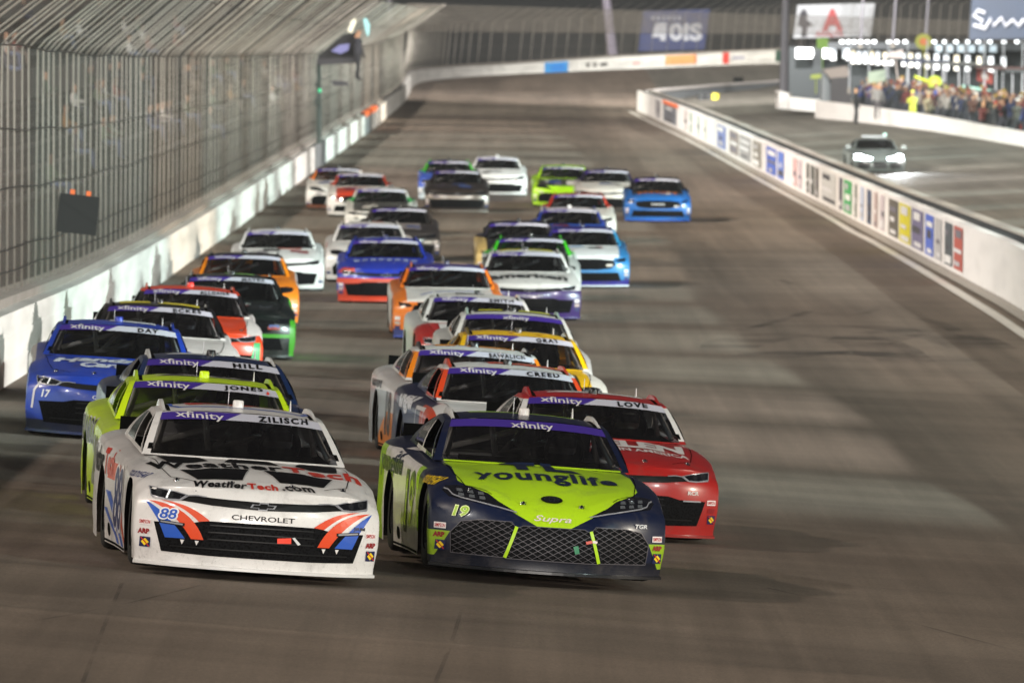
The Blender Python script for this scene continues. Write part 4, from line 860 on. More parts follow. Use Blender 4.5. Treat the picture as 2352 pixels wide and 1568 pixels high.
C(id='gold', kind='camaro', pos=(.13, 190.2, .02), base='#c4a868', rail='#2a2730', pod='#17171a', word=None, label='gold race car with black bonnet and purple windshield strip', layers=[('#222024', HOOD), ('#2a2832', GREEN)])
C(id='white_blue', kind='mustang', near=1, pos=(1.51, 184.4, .01), base='#2a72a8', rail='#241f70', pod='#1a1a40', label='white bonneted race car with light blue fenders and a big black grille, right side', split='#cfd6dc',
  layers=[('#d2d4d4', HOOD), ('#d2d4d4', [(0, 0, 0, -1, -.62), (0, -1, 0, 0, -.7), (0, 0, 1, 0, .50)]), ('#20206c', GREEN), ('#2a84b4', [(0, 0, 1, 0, .885), (1, 0, 0, 0, .62)]), ('#241f70', CHIN)], decals=[('sponsor_oval', shape_poly([(-.18 + .2 * math.cos(a * math.pi / 8), 1.25 + .14 * math.sin(a * math.pi / 8)) for a in range(16)]), 'top', '#5a8fc0')])
C(id='blue_whitetop', kind='mustang', pos=(1.36, 206.0, .01), base='#2a4fa8', rail='#2a3a90', pod='#cfcfcf', label='blue race car with a white roof, behind the white bonneted light blue car', layers=[('#243890', GREEN), ('#c9c4c8', ROOF), ('#c9cdd2', [(0, 0, 0, 1, .9), (0, 1, 0, 0, .6)])])
C(id='red_pillar', kind='camaro', pos=(1.72, 226.4, .01), base='#c2bcb4', rail='#a83520', pod='#2a2020', word=None, label='race car with red pillars and pale nose, behind the white roofed blue car', layers=[('#b03420', GREEN), ('#8f3a26', ROOF), ('#3a3230', CHIN)])
C(id='lime_far', kind='supra', pos=(1.56, 268.0, .01), base='#a2d21e', rail='#8fc01c', pod='#1a3a1a', label='lime green race car with dark bonnet band, far back right', layers=[('#33332a', [(0, 0, 1, 0, .66), (0, -1, 0, 0, -1.5), (0, 0, 0, -1, -.8), (0, 0, -1, 0, -.9)])], word=None)
C(id='white_dark', kind='camaro', pos=(2.85, 262.5, .01), base='#cbc6c0', rail='#2a2636', pod='#151520', label='white race car with dark purple roof, far right between lime and sky blue cars', word=None, layers=[('#2a2440', GREEN), ('#38302c', CHIN)])
C(id='sky_blue', kind='mustang', near=1, pos=(4.22, 251.0, .0), base='#1d5fa8', rail='#1a1a1e', pod='#151515', label='sky blue race car with black roof running alone at the right', split='#2a5ac0', layers=[('#17171b', GREEN), ('#17171b', [(0, 0, 1, 0, .74), (0, 1, 0, 0, .75), (0, -1, 0, 0, -1.9), (0, 0, 0, -1, -.74), (0, 0, -1, 0, -.9)])],
  decals=[('sponsor_lettering', blocks(7, (0, 1.0), 1.2, .4), 'top', '#b5651c'), ('maker_lettering', blocks(7, (0, .52), .4, .045), 'front', '#b5b8bc')])
# ------------------------------------------------------------------ ground
def asphalt(name, c0, c1, seed=0.0, groove=True):
    m, N, L, b = nt(name); t = N.new('ShaderNodeTexCoord')
    def noise(sc, vec, det=4, rough=.6):
        mp = N.new('ShaderNodeMapping'); mp.inputs['Scale'].default_value = vec; mp.inputs['Location'].default_value = (seed, seed * 2, 0); L.new(t.outputs['Object'], mp.inputs[0])
        n = N.new('ShaderNodeTexNoise'); n.inputs['Scale'].default_value = sc; n.inputs['Detail'].default_value = det; n.inputs['Roughness'].default_value = rough; L.new(mp.outputs[0], n.inputs['Vector']); return n.outputs['Fac']
    def ramp(f, p0, p1, a, bb):
        r = N.new('ShaderNodeMapRange'); r.inputs[1].default_value = p0; r.inputs[2].default_value = p1; r.inputs[3].default_value = a; r.inputs[4].default_value = bb; L.new(f, r.inputs[0]); return r.outputs[0]
    def mul(a, b2):
        k = N.new('ShaderNodeMath'); k.operation = 'MULTIPLY'; L.new(a, k.inputs[0]); L.new(b2, k.inputs[1]); return k.outputs[0]
    grain = ramp(noise(38, (1, .35, 1), 3, .8), .3, .7, .80, 1.20)
    blot = ramp(noise(.35, (1, .22, 1), 5, .6), .3, .7, .82, 1.14)
    lane = ramp(noise(.9, (1, .012, 1), 5, .65), .32, .68, .80, 1.14)      # rubbered lines along the straight
    fine = ramp(noise(5, (1, .01, 1), 4, .6), .35, .65, .93, 1.07)
    seam = ramp(noise(.9, (.05, .55, 1), 6, .6), .42, .60, 1.06, .86)
    f = mul(mul(mul(grain, blot), mul(lane, fine)), seam)
    x = N.new('ShaderNodeMixRGB'); x.inputs[1].default_value = c0 + (1,); x.inputs[2].default_value = c1 + (1,); L.new(noise(.12, (1, .3, 1)), x.inputs[0])
    v = N.new('ShaderNodeVectorMath'); v.operation = 'SCALE'; L.new(x.outputs[0], v.inputs[0]); L.new(f, v.inputs['Scale']); L.new(v.outputs[0], b.inputs['Base Color'])
    b.inputs['Roughness'].default_value = .72; b.inputs['Specular IOR Level'].default_value = .25
    bp = N.new('ShaderNodeBump'); bp.inputs['Strength'].default_value = .35; bp.inputs['Distance'].default_value = .012; L.new(noise(60, (1, 1, 1), 3, .7), bp.inputs['Height']); L.new(bp.outputs[0], b.inputs['Normal'])
    return m
M_ASPH = asphalt('track_asphalt', (.158, .121, .094), (.180, .145, .117)); M_PIT = asphalt('pit_asphalt', (.14, .13, .112), (.165, .152, .13), 3.0)
def frange(a, b, s):
    out = []; 
    while a < b - 1e-6: out.append(a); a += s
    return out + [b]
ys = frange(-40, 60, 10) + frange(64, 300, 4) + frange(310, 720, 10) 
ys = sorted(set(ys))
xs = frange(-7.0, 10.0, .85)
g = [[Vector((x + (np.interp(y, YO, XO) + .0 - (-7.0)) * (10 - x) / 17.0 - (.6 if x < -6.9 else 0), y, G(x + (np.interp(y, YO, XO) + 7.0) * (10 - x) / 17.0, y))) for x in xs] for y in ys]
tag(MB().sheet(g).build('track', M_ASPH, smooth=True), 'grey brown asphalt racing surface', None, kind='structure')
g = [[Vector((x, y, G(x, y) - (.0 if x <= 10 else .004))) for x in (10.0, 11, 13, 15, 17, 19, 21, 26, 34, 60)] for y in ys]
tag(MB().sheet(g).build('pit_road', M_PIT, smooth=True), 'dark asphalt pit road', None, kind='structure')
M_DARKG = plain('infield_dark', '#1b1c18', .95, vary=.3, scale=.4)
g = [[Vector((x, y, (G(-8, y) if x < 0 else G(30, y)) - (2.2 if abs(x) < 25 else 1.2))) for x in (-110, -60, -20, 0, 20, 60, 130)] for y in frange(-60, 760, 41)]
tag(MB().sheet(g).build('ground', M_DARKG), 'dark ground around the speedway', None, kind='structure')
M_LINE = plain('line_paint', '#c9c3bb', .6, vary=.25, scale=3)
# ------------------------------------------------------------------ walls
def path_z(pts, f):                      # pts: list of (x, y); returns 3d points on the ground
    return [Vector((x, y, f(x, y))) for x, y in pts]
def dense(pts, step):
    out = []
    for a, b in zip(pts[:-1], pts[1:]):
        n = max(1, int((b - a).length / step))
        out += [a.lerp(b, i / n) for i in range(n)]
    return out + [pts[-1]]
def norm2(P, i):
    a, b = P[max(i - 1, 0)], P[min(i + 1, len(P) - 1)]; d = (b - a); d.z = 0; d.normalize(); return Vector((d.y, -d.x, 0))   # to the right of travel
def strip(P, prof):
    # sweep a profile (offset to the right of travel, height) along P
    return [[p + norm2(P, i) * o + Vector((0, 0, h)) for o, h in prof] for i, p in enumerate(P)]
OWP = [Vector((float(np.interp(y, YO, XO)), y, float(np.interp(y, YO, ZO)))) for y in (40, 60, 75, 90, 100, 113, 130, 145, 165, 181, 210, 236, 280, 325, 380, 430, 475, 520, 560)]
TURN = [at(945, 199, 590), at(962, 193, 615), at(1004, 188, 632), at(1090, 182, 644), at(1206, 176, 650), at(1403, 161, 655), at(1603, 152, 655), at(1775, 145, 648), at(1900, 142, 640), Vector((60, 590, 5.7)), Vector((95, 520, 5.7))]
def smooth_pts(P, n=2):
    for _ in range(n):
        Q = [P[0]]
        for a, b in zip(P[:-1], P[1:]): Q += [a.lerp(b, .25), a.lerp(b, .75)]
        P = Q + [P[-1]]
    return P
OUT = dense(smooth_pts(OWP + TURN, 2), 3.0)
def wall_white(name, col, v=.10, sc=.8):
    m, N, L, b = nt(name); t = N.new('ShaderNodeTexCoord'); n = N.new('ShaderNodeTexNoise'); n.inputs['Scale'].default_value = sc; n.inputs['Detail'].default_value = 7
    mp = N.new('ShaderNodeMapping'); mp.inputs['Scale'].default_value = (1, .25, 2.5); L.new(t.outputs['Object'], mp.inputs[0]); L.new(mp.outputs[0], n.inputs['Vector'])
    r = N.new('ShaderNodeValToRGB'); c = lin(col); r.color_ramp.elements[0].color = tuple(k * (1 - v * 3) for k in c[:3]) + (1,); r.color_ramp.elements[1].color = c; r.color_ramp.elements[0].position = .25; r.color_ramp.elements[1].position = .55
    L.new(n.outputs['Fac'], r.inputs[0]); L.new(r.outputs[0], b.inputs['Base Color']); b.inputs['Roughness'].default_value = .6; return m
M_WALLW = wall_white('barrier_white', '#d9d6d0'); M_CONC = plain('weathered_concrete', '#7d766f', .9, vary=.3, scale=1.5); M_IWALL = wall_white('inner_wall_white', '#d6d0cd', .05)
ow = empty('retaining_wall', OUT[0]); tag(ow, 'long white outer retaining wall with grey concrete cap along the straight and turn', 'wall')
def rel(o, par): o.parent = par; o.matrix_parent_inverse = Matrix.Translation(-par.location); return o
rel(MB().sheet(strip(OUT, [(-.22, -.1), (0, -.1), (0, .0), (.012, .34), (0, .36), (.012, .66), (0, .68), (.01, .96), (-.22, .97)])).build('barrier_face', M_WALLW), ow)
rel(MB().sheet(strip(OUT, [(-.22, .90), (-.20, 1.10), (-.62, 1.12), (-.64, -.1)])).build('concrete_cap', M_CONC), ow)
def along(P, y):                               # point and direction on a polyline by y
    for i, (a, b) in enumerate(zip(P[:-1], P[1:])):
        if a.y <= y <= b.y: return a.lerp(b, (y - a.y) / max(1e-6, b.y - a.y)), norm2(P, i)
    return P[-1], norm2(P, len(P) - 1)
M_GATE = plain('gate_grey', '#6f7273', .7, vary=.15); M_ORG = plain('gate_orange', '#e0662a', .6)
for y0, y1, orange in ((318, 333, False), (402, 430, True)):
    sub = [along(OUT, y)[0] for y in np.linspace(y0, y1, 5)]
    o = rel(MB().sheet(strip(sub, [(.03, .02), (.035, .97), (-.1, .98)])).build('gate_panel', M_GATE), ow)
    if orange: rel(MB().sheet(strip(sub, [(.04, .86), (.045, 1.06), (-.25, 1.08)])).build('gate_top', M_ORG), ow)
# adverts painted on panels fixed to the turn wall: (px0, px1, colour)
def near_px(P, px):
    best = None
    for i in range(len(P) - 1):
        for k in range(6):
            p = P[i].lerp(P[i + 1], k / 6); 
            if p.y < 600: continue
            d = p - Vector((0, 0, CAMZ)); q = 1176 + FPX * d.dot(_R) / d.dot(_fw)
            if best is None or abs(q - px) < best[0]: best = (abs(q - px), p, i)
    return best[1]
for a, b, c, h0, h1 in ((1253, 1308, '#3a8fd0', .1, .92), (1262, 1300, '#2f7fd0', .2, .7), (1350, 1358, '#57524e', .35, .7), (1364, 1372, '#6b6660', .35, .65), (1378, 1398, '#4a4744', .35, .62), (1450, 1468, '#c9a5a0', .3, .6), (1530, 1600, '#e0975a', .2, .9), (1588, 1600, '#c46a28', .2, .9), (1536, 1570, '#f0c08a', .3, .6), (1663, 1676, '#cf3f36', .1, .95), (1682, 1708, '#9a98a8', .4, .62), (1778, 1796, '#1e4a38', .1, .95)):
    p, q = near_px(OUT, a), near_px(OUT, b); n = Vector((0, -1, 0)); off = .05 if c not in ('#2f7fd0', '#c46a28', '#f0c08a') else .08
    rel(MB().sheet([[p + n * off + Vector((0, 0, h)) for h in (h0, h1)], [q + n * off + Vector((0, 0, h)) for h in (h0, h1)]]).build('advert_panel', plain('adv_' + c, c, .6)), ow)
# ------------------------------------------------------------------ catch fence
fence = empty('catch_fence', OUT[0]); tag(fence, 'tall wire catch fence with bent over posts on the outer wall', 'fence')
M_POST = plain('galvanised_post', '#9a948b', .55, .3, vary=.2, scale=4); M_CABLE = plain('steel_cable', '#3a3836', .6, .4)
PH, OVX, OVZ = 3.1, 2.7, 1.95
post_me = MB().tube([(0, 0, -.4), (0, 0, PH * .5), (0, 0, PH)], .017, 6).mesh('post', True)
arm_me = MB().tube([(0, 0, PH), (.12, 0, PH + .12), (OVX, 0, PH + OVZ)], .018, 6).mesh('arm', True)
for m_ in (post_me, arm_me): m_.materials.append(M_POST)
FP = [p + norm2(OUT, i) * -.42 + Vector((0, 0, 1.1)) for i, p in enumerate(OUT)]
# walk the fence line and set a post every 3 m on the straight, 5 m round the turn
ztop = lambda y: float(np.interp(y, [60, 100, 113, 150, 181, 236, 325, 430, 520, 600], [4.4, 4.4, 4.42, 4.35, 4.4, 4.52, 4.85, 5.6, 6.5, 7.4]))
acc = 0.0; nxt = 0.0
for i in range(len(FP) - 1):
    seg = (FP[i + 1] - FP[i]).length
    while nxt <= acc + seg:
        p = FP[i].lerp(FP[i + 1], (nxt - acc) / seg); n = norm2(FP, i)
        nxt += 2.7 if p.y < 560 else 2.0 if p.x < 0 else 1.2
        if p.y < 96 or (p.x > 34): continue
        o = bpy.data.objects.new('post', post_me); COL.objects.link(o); o.parent = fence; o.location = p - fence.location
        o.rotation_euler = (random.uniform(-.006, .006), random.uniform(-.008, .008) + (0 if p.y < 560 else .0), math.atan2(n.y, n.x) if p.y < 560 else math.atan2(n.y, n.x) + .9)
        if p.y < 560: o.scale = (1, 1, (ztop(p.y) - p.z) / PH)
        a = bpy.data.objects.new('arm', arm_me); COL.objects.link(a); a.parent = o
        if p.y >= 560: o.rotation_euler = (0, .10, .35); a.scale = (.62, 1, .62); a.location = (0, 0, PH * .38)
    acc += seg
def mesh_mat(name, cov, col, sc):
    m = bpy.data.materials.new(name); m.use_nodes = True; N = m.node_tree.nodes; L = m.node_tree.links; b = N['Principled BSDF']; o = N['Material Output']
    b.inputs['Base Color'].default_value = lin(col); b.inputs['Roughness'].default_value = .6; b.inputs['Metallic'].default_value = .2
    t = N.new('ShaderNodeTexCoord'); n = N.new('ShaderNodeTexNoise'); n.inputs['Scale'].default_value = sc; n.inputs['Detail'].default_value = 5; mp = N.new('ShaderNodeMapping'); mp.inputs['Scale'].default_value = (1, .6, .12); L.new(t.outputs['Object'], mp.inputs[0]); L.new(mp.outputs[0], n.inputs['Vector'])
    r = N.new('ShaderNodeMapRange'); r.inputs[1].default_value = .3; r.inputs[2].default_value = .7; r.inputs[3].default_value = cov * .75; r.inputs[4].default_value = cov * 1.25; L.new(n.outputs['Fac'], r.inputs[0])
    tr = N.new('ShaderNodeBsdfTransparent'); x = N.new('ShaderNodeMixShader'); L.new(r.outputs[0], x.inputs[0]); L.new(tr.outputs[0], x.inputs[1]); L.new(b.outputs[0], x.inputs[2]); L.new(x.outputs[0], o.inputs[0])
    return m
M_MESH = mesh_mat('chain_link', .46, '#625c55', 3.0)
FS = [p for p in FP if p.y > 60]
FSt = [p for p in FS if p.y < 570]
def fz(p, f): return (ztop(p.y) - p.z) * f if p.y < 570 else PH * f * 1.05       # height above the wall top at fraction f of the upright part
i0 = len(FSt)
rel(MB().sheet([[p + norm2(FS, i) * .05, p + norm2(FS, i) * .05 + Vector((0, 0, fz(p, 1.0)))] for i, p in enumerate(FS[:i0 + 1])]).build('wire_mesh', M_MESH), fence)
rel(MB().sheet([[p + norm2(FS, i0 + i) * .05, p + norm2(FS, i0 + i) * .05 + Vector((0, 0, fz(p, 1.0)))] for i, p in enumerate(FS[i0:])]).build('wire_mesh', mesh_mat('chain_link_far', .13, '#6b6660', 3.0)), fence)
rel(MB().sheet([[p + norm2(FSt, i) * .05 + Vector((0, 0, fz(p, 1.0))), p + norm2(FSt, i) * OVX + Vector((0, 0, fz(p, 1 + OVZ / PH)))] for i, p in enumerate(FSt)]).build('overhang_mesh', M_MESH), fence)
for f, off in ((.09, .07), (.18, .07), (.42, .07), (.66, .07), (1.0, .08), (1 + .5 * OVZ / PH, OVX * .5), (1 + OVZ / PH, OVX)):
    Q = [p + norm2(FSt, i) * off + Vector((0, 0, fz(p, f) + .02 * math.sin(i * 1.3 + f * 9))) for i, p in enumerate(FSt)]
    rel(MB().tube(Q, .011, 4).build('cable', M_CABLE), fence)
# black panel hung on the fence
c = at(161, 492, 132); s = .31
o = MB().box((0, 0, 0), (.62, .07, .60)).build('fence_panel', plain('panel_black', '#0a0a0a', .7)); o.location = c + Vector((.12, 0, 0)); o.rotation_euler = (0, R(6), .12); tag(o, 'square black panel hung on the catch fence at the left', 'panel')
for dx in (-.12, .13):
    q = MB().box((dx, 0, .33), (.07, .06, .08)).build('orange_clip', M_ORG, o)
# ------------------------------------------------------------------ grandstand behind the fence
gs = empty('grandstand', (-12, 330, 1.0)); tag(gs, 'open grandstand with aluminium bench rows behind the catch fence', 'grandstand')
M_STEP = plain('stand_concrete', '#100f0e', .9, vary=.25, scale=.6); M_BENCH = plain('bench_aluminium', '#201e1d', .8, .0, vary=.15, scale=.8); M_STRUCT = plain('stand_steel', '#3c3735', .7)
def stz(y): return float(np.interp(y, YO, ZO))
SY = list(range(120, 621, 20)); rows = []
for r in range(17):
    x = -11.0 - .95 * r; z = 1.15 + .40 * r
    P = [Vector((x, y, stz(y) * .9 + z)) for y in SY]
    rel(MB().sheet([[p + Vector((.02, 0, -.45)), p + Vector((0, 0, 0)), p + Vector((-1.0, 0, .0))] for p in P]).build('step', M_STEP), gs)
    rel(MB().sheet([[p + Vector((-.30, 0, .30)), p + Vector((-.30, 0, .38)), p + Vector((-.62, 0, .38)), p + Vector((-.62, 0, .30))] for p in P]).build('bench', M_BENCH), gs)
    if r in (5, 11): rel(MB().sheet([[p + Vector((.05, 0, .0)), p + Vector((.05, 0, .95))] for p in P]).build('walkway_rail', M_STRUCT), gs)
PAL = {'#77726e': 'pale grey', '#52221a': 'dark red', '#1c2442': 'navy', '#151517': 'black', '#664824': 'tan', '#3c4636': 'olive', '#8f8b88': 'white', '#2e2b32': 'charcoal'}
for k in range(95):
    r = random.choice((0, 1, 1, 2, 2, 3, 3, 4, 4, 6, 6, 7, 8, 9, 10, 12, 13, 14)); y = random.uniform(180, 480); x = -11.0 - .95 * r - .45; z = 1.15 + .40 * r + .36 + stz(y) * .9
    sh_ = random.choice(list(PAL)); person('spectator in a %s top seated behind the catch fence' % PAL[sh_], 'spectators in the grandstand', (x, y, z), R(90) + random.uniform(-.4, .2), ME_SIT, sh_, random.choice(('#22242a', '#3a4258', '#4a4038')), random.choice(('#6a4e3c', '#4a3426', '#7a5c4a')), .2, .62)
# press box at the back of the stand
pb = empty('press_box', (-29, 330, 8)); tag(pb, 'press box with lit windows along the top of the grandstand', 'building')
M_PBW = plain('press_wall', '#4d4747', .8, vary=.2, scale=.5); M_LITW = plain('lit_window', '#c9c4b6', .4, emit='#e6dcc4', es=.45)
rel(MB().box((-31, 400, 9.2), (5, 330, 4.6)).build('wall', M_PBW), pb); rel(MB().box((-30.4, 400, 11.7), (6.6, 334, .3)).build('roof', M_STRUCT), pb)
for k in range(26):
    if k % 5 == 3: continue
    rel(MB().box((-28.47, 245 + 12 * k, 9.4 + .3 * (k % 2)), (.08, 5.2 - (k % 3), 1.3)).build('window', M_LITW if k % 3 else M_GLASSD if False else M_LITW), pb)
# ------------------------------------------------------------------ flag stand
fs = empty('flag_stand', at(777, 190, 300)); tag(fs, 'flag stand with black banner and flags above the fence', 'flag stand')
D = 300; A = lambda x, y, d=D: at(x, y, d)
def slab(pts, d, th=.12):
    P = [A(x, y, d) for x, y in pts]; n = len(P); B = [p + Vector((0, th, 0)) for p in P]
    return MB().add(P + B, [tuple(range(n)), tuple(range(2 * n - 1, n - 1, -1))] + [(i, n + i, n + (i + 1) % n, (i + 1) % n) for i in range(n)])
M_FSB = plain('banner_black', '#0d0c10', .7); M_FSD = plain('stand_dark', '#26242a', .6)
rel(slab([(731, 128), (788, 80), (817, 76), (823, 140), (731, 146)], D).build('banner', M_FSB), fs)
rel(slab([(728, 136), (826, 132), (827, 145), (728, 150)], D - .2, .9).build('platform', M_FSD), fs)
rel(slab([(760, 118), (779, 104), (803, 100), (800, 116), (782, 124)], D - .3, .02).build('emblem', plain('emblem_blue', '#6a6a9a', .6)), fs)
rel(MB().tube([A(732, 146), A(733, 330)], .09, 8).build('mast', plain('mast_green', '#22302c', .6)), fs)
for y, h in ((190, 8), (226, 16)):
    rel(slab([(722, y), (737, y), (737, y + h), (722, y + h)], D - .3, .3).build('signal_lamp', plain('lamp_case', '#10201a', .5)), fs)
rel(slab([(731, 204), (738, 204), (738, 212), (731, 212)], D - .35, .1).build('green_lamp', plain('green_lamp', '#1f8f60', .4, emit='#2fe09a', es=.5)), fs)
rel(slab([(762, 186), (786, 186), (800, 190), (800, 197), (764, 197)], D - .2, .4).build('camera_box', M_FSD), fs)
for nm, pts, c, lb in (('flag', [(798, 72), (806, 50), (816, 42), (818, 52), (808, 76)], '#d9d4c0', 'rolled cream flag held out from the flag stand'), ('flag', [(834, 44), (842, 42), (850, 58), (848, 80), (843, 84), (837, 62)], '#8fc0c4', 'pale teal flag hanging beside the flag stand')):
    o = slab(pts, D - .6, .05).build(nm, plain('flag_' + c, c, .8)); tag(o, lb, 'flag')
pc = A(822, 84, D - .4); person('flag marshal in dark clothes standing on the flag stand', None, pc + Vector((0, 0, -1.55)), 1.2, ME_STAND[3], '#26262c', '#1a1a1e', '#a07a60', .95, 1.5)
# ------------------------------------------------------------------ inner wall
INP = [Vector((9.3, 60, G(9.3, 60))), Vector((9.5, 100, G(9.5, 100)))] + [at(x, y, d) for x, y, d in ((2352, 722, 163), (2200, 640, 190), (2000, 532, 240), (1800, 428, 300), (1600, 320, 400), (1500, 274, 470), (1465, 258, 505))]
INN = dense(smooth_pts(INP, 1), 3.0)
iw = empty('pit_wall', INN[0]); tag(iw, 'white inner wall with dark top rail and advertising panels between track and pit road', 'wall')
HI = 1.28
rel(MB().sheet(strip(INN, [(.0, -.1), (.0, .10), (-.05, .12), (-.05, HI), (.14, HI + .01)])).build('barrier_face', M_IWALL), iw)
rel(MB().sheet(strip(INN, [(.14, HI - .03), (.62, HI - .03)])).build('foam_channel', plain('foam_black', '#1d1d1f', .9, vary=.3, scale=2)), iw)
rel(MB().sheet(strip(INN, [(.62, HI - .2), (.62, HI + .02), (.85, HI + .03), (.86, -.2)])).build('concrete_back', plain('inner_concrete', '#9a948c', .85, vary=.2, scale=1.2)), iw)
rel(MB().sheet(strip(INN, [(-.02, .13), (-.16, .10), (-.17, .0)])).build('toe_board', plain('toe_grey', '#8d857d', .8, vary=.2)), iw)
def wall_at_px(px):
    lo = None
    for i in range(len(INN) - 1):
        for k in range(8):
            p = INN[i].lerp(INN[i + 1], k / 8); d = p - Vector((0, 0, CAMZ)); q = 1176 + FPX * d.dot(_R) / d.dot(_fw); e = abs(q - px)
            if lo is None or e < lo[0]: lo = (e, p, norm2(INN, i))
    return lo[1], lo[2]
ADS = [(1508, 1519, '#8a8486'), (1526, 1556, '#62636a'), (1574, 1580, '#b5a8a4'), (1586, 1593, '#9aa89a'), (1602, 1610, '#a8b0a8'), (1618, 1626, '#b8bab0'), (1650, 1670, '#7480b0'), (1678, 1700, '#8a7f7a'), (1702, 1728, '#8f8b8a'), (1732, 1752, '#857f76'), (1764, 1786, '#4a63b4'), (1790, 1804, '#5a72b8'), (1824, 1834, '#c09a98'), (1838, 1846, '#b5a2a6'), (1856, 1863, '#5d5b56'), (1866, 1874, '#54544f'), (1877, 1884, '#5d5852'), (1890, 1924, '#b9b6b4'), (1932, 1938, '#4d4858'), (1942, 1960, '#3f9a5a'), (1967, 1972, '#7f7f78'), (1980, 1988, '#a9b0c4'), (1996, 2006, '#4a5268'), (2012, 2020, '#a38f8c'), (2026, 2036, '#b5a8ac'), (2046, 2067, '#5d574f'), (2070, 2096, '#c9bd2e'), (2099, 2126, '#6f6884'), (2131, 2149, '#5468b8'), (2154, 2168, '#a8a4a4'), (2176, 2192, '#4e5256'), (2196, 2217, '#a8544a')]
for a, b, c in ADS:
    (p, n), (q, n2) = wall_at_px(a), wall_at_px(b)
    rel(MB().sheet([[p - n * .065 + Vector((0, 0, h)) for h in (.22, 1.18)], [q - n2 * .065 + Vector((0, 0, h)) for h in (.22, 1.18)]]).build('advert_panel', plain('adv_' + c, c, .55, vary=.18, scale=5)), iw)
    rg = random.Random(a)
    for j in range(3 if b - a > 14 else 2):
        f0 = rg.uniform(.06, .3); f1 = rg.uniform(.6, .94); h0 = .30 + .30 * j + rg.uniform(-.04, .04); h1 = h0 + rg.uniform(.08, .22)
        m0, n0 = wall_at_px(a + (b - a) * f0); m1, n1 = wall_at_px(a + (b - a) * f1); cc = rg.choice(('#c9c5c6', '#a9a5a8', '#4a474c', '#d6d2d0', '#6d6870'))
        rel(MB().sheet([[m0 - n0 * .075 + Vector((0, 0, h)) for h in (h0, h1)], [m1 - n1 * .075 + Vector((0, 0, h)) for h in (h0, h1)]]).build('advert_print', plain('print_' + cc, cc, .55, vary=.3, scale=9)), iw)
(p, n), (q, n2) = wall_at_px(1524), wall_at_px(1560)
rel(MB().sheet([[p - n * .07 + Vector((0, 0, h)) for h in (1.12, HI + .03)], [q - n2 * .07 + Vector((0, 0, h)) for h in (1.12, HI + .03)]]).build('gate_top', M_ORG), iw)
# painted line along the foot of the inner wall
Lp = [p - norm2(INN, i) * .48 for i, p in enumerate(INN)]; Lp = [Vector((p.x, p.y, G(p.x, p.y) + .03)) for p in Lp]
tag(MB().sheet([[p - norm2(Lp, i) * .12, p + norm2(Lp, i) * .12] for i, p in enumerate(Lp)]).build('edge_line', M_LINE), 'white painted line along the foot of the inner wall', None, kind='structure')
# wall end and return wall round the pit entry
ret = [at(1472, 250, 512), at(1500, 243, 530), at(1560, 236, 556), at(1680, 224, 590), at(1800, 216, 612), Vector((26, 628, 3.9)), Vector((44, 630, 4.2))]
ret = dense(smooth_pts(ret, 2), 3.0)
rw = empty('return_wall', ret[0]); tag(rw, 'grey white capped wall curving away behind the end of the inner wall', 'wall')
rel(MB().sheet(strip(ret, [(.18, -.2), (.18, .86)])).build('wall_face', plain('return_grey', '#7f8488', .8, vary=.2)), rw)
rel(MB().sheet(strip(ret, [(.22, .84), (.22, .98), (-.2, .99), (-.2, -.2)])).build('wall_cap', M_IWALL), rw)
# skid marks
M_SKID = bpy.data.materials.new('skid_rubber'); M_SKID.use_nodes = True
_N = M_SKID.node_tree.nodes; _L = M_SKID.node_tree.links; _b = _N['Principled BSDF']; _b.inputs['Base Color'].default_value = (.022, .021, .022, 1); _b.inputs['Roughness'].default_value = .85
_t = _N.new('ShaderNodeTexCoord'); _n = _N.new('ShaderNodeTexNoise'); _n.inputs['Scale'].default_value = .5; _n.inputs['Detail'].default_value = 6; _L.new(_t.outputs['Object'], _n.inputs['Vector'])
_r = _N.new('ShaderNodeMapRange'); _r.inputs[1].default_value = .38; _r.inputs[2].default_value = .72; _r.inputs[3].default_value = .0; _r.inputs[4].default_value = .38; _L.new(_n.outputs['Fac'], _r.inputs[0]); _L.new(_r.outputs[0], _b.inputs['Alpha'])
def ground_px(px, py):
    D = 60.0
    for _ in range(40):
        p = at(px, py, D); gz = G(p.x, D); e = p.z - gz
        D += e / max(1e-4, (CAMZ - gz)) * D * .9
        D = min(max(D, 30), 640)
    return at(px, py, D)
for k, (pts, w) in enumerate(((((1640, 800), (1760, 770), (1900, 765), (2010, 790), (2060, 830)), 1.3), (((1700, 760), (1800, 735), (1860, 715)), .22), (((1870, 720), (1960, 725), (2010, 715), (2015, 700)), .2), (((1680, 650), (1780, 640), (1830, 655)), .2), (((1950, 790), (2060, 760), (2180, 770), (2240, 800)), 1.5), (((2060, 725), (2160, 740), (2220, 775)), .3), (((1700, 820), (1850, 805), (2000, 815), (2200, 830)), 1.8), (((1900, 745), (2050, 755), (2120, 765)), .9),
                              (((190, 1568), (238, 1440), (280, 1340)), .03), (((0, 1440), (260, 1395), (460, 1345)), .035), (((1000, 1568), (1040, 1470), (1060, 1400)), .03), (((2352, 1500), (1980, 1400), (1760, 1350)), .035))):
    P = smooth_pts([ground_px(*q) for q in pts], 2); P = [p + Vector((0, 0, .006)) for p in P]
    tr = bpy.data.objects['track']
    o = MB().sheet([[p - norm2(P, i) * w / 2, p + norm2(P, i) * w / 2] for i, p in enumerate(P)]).build('skid_mark', M_SKID); o.parent = tr
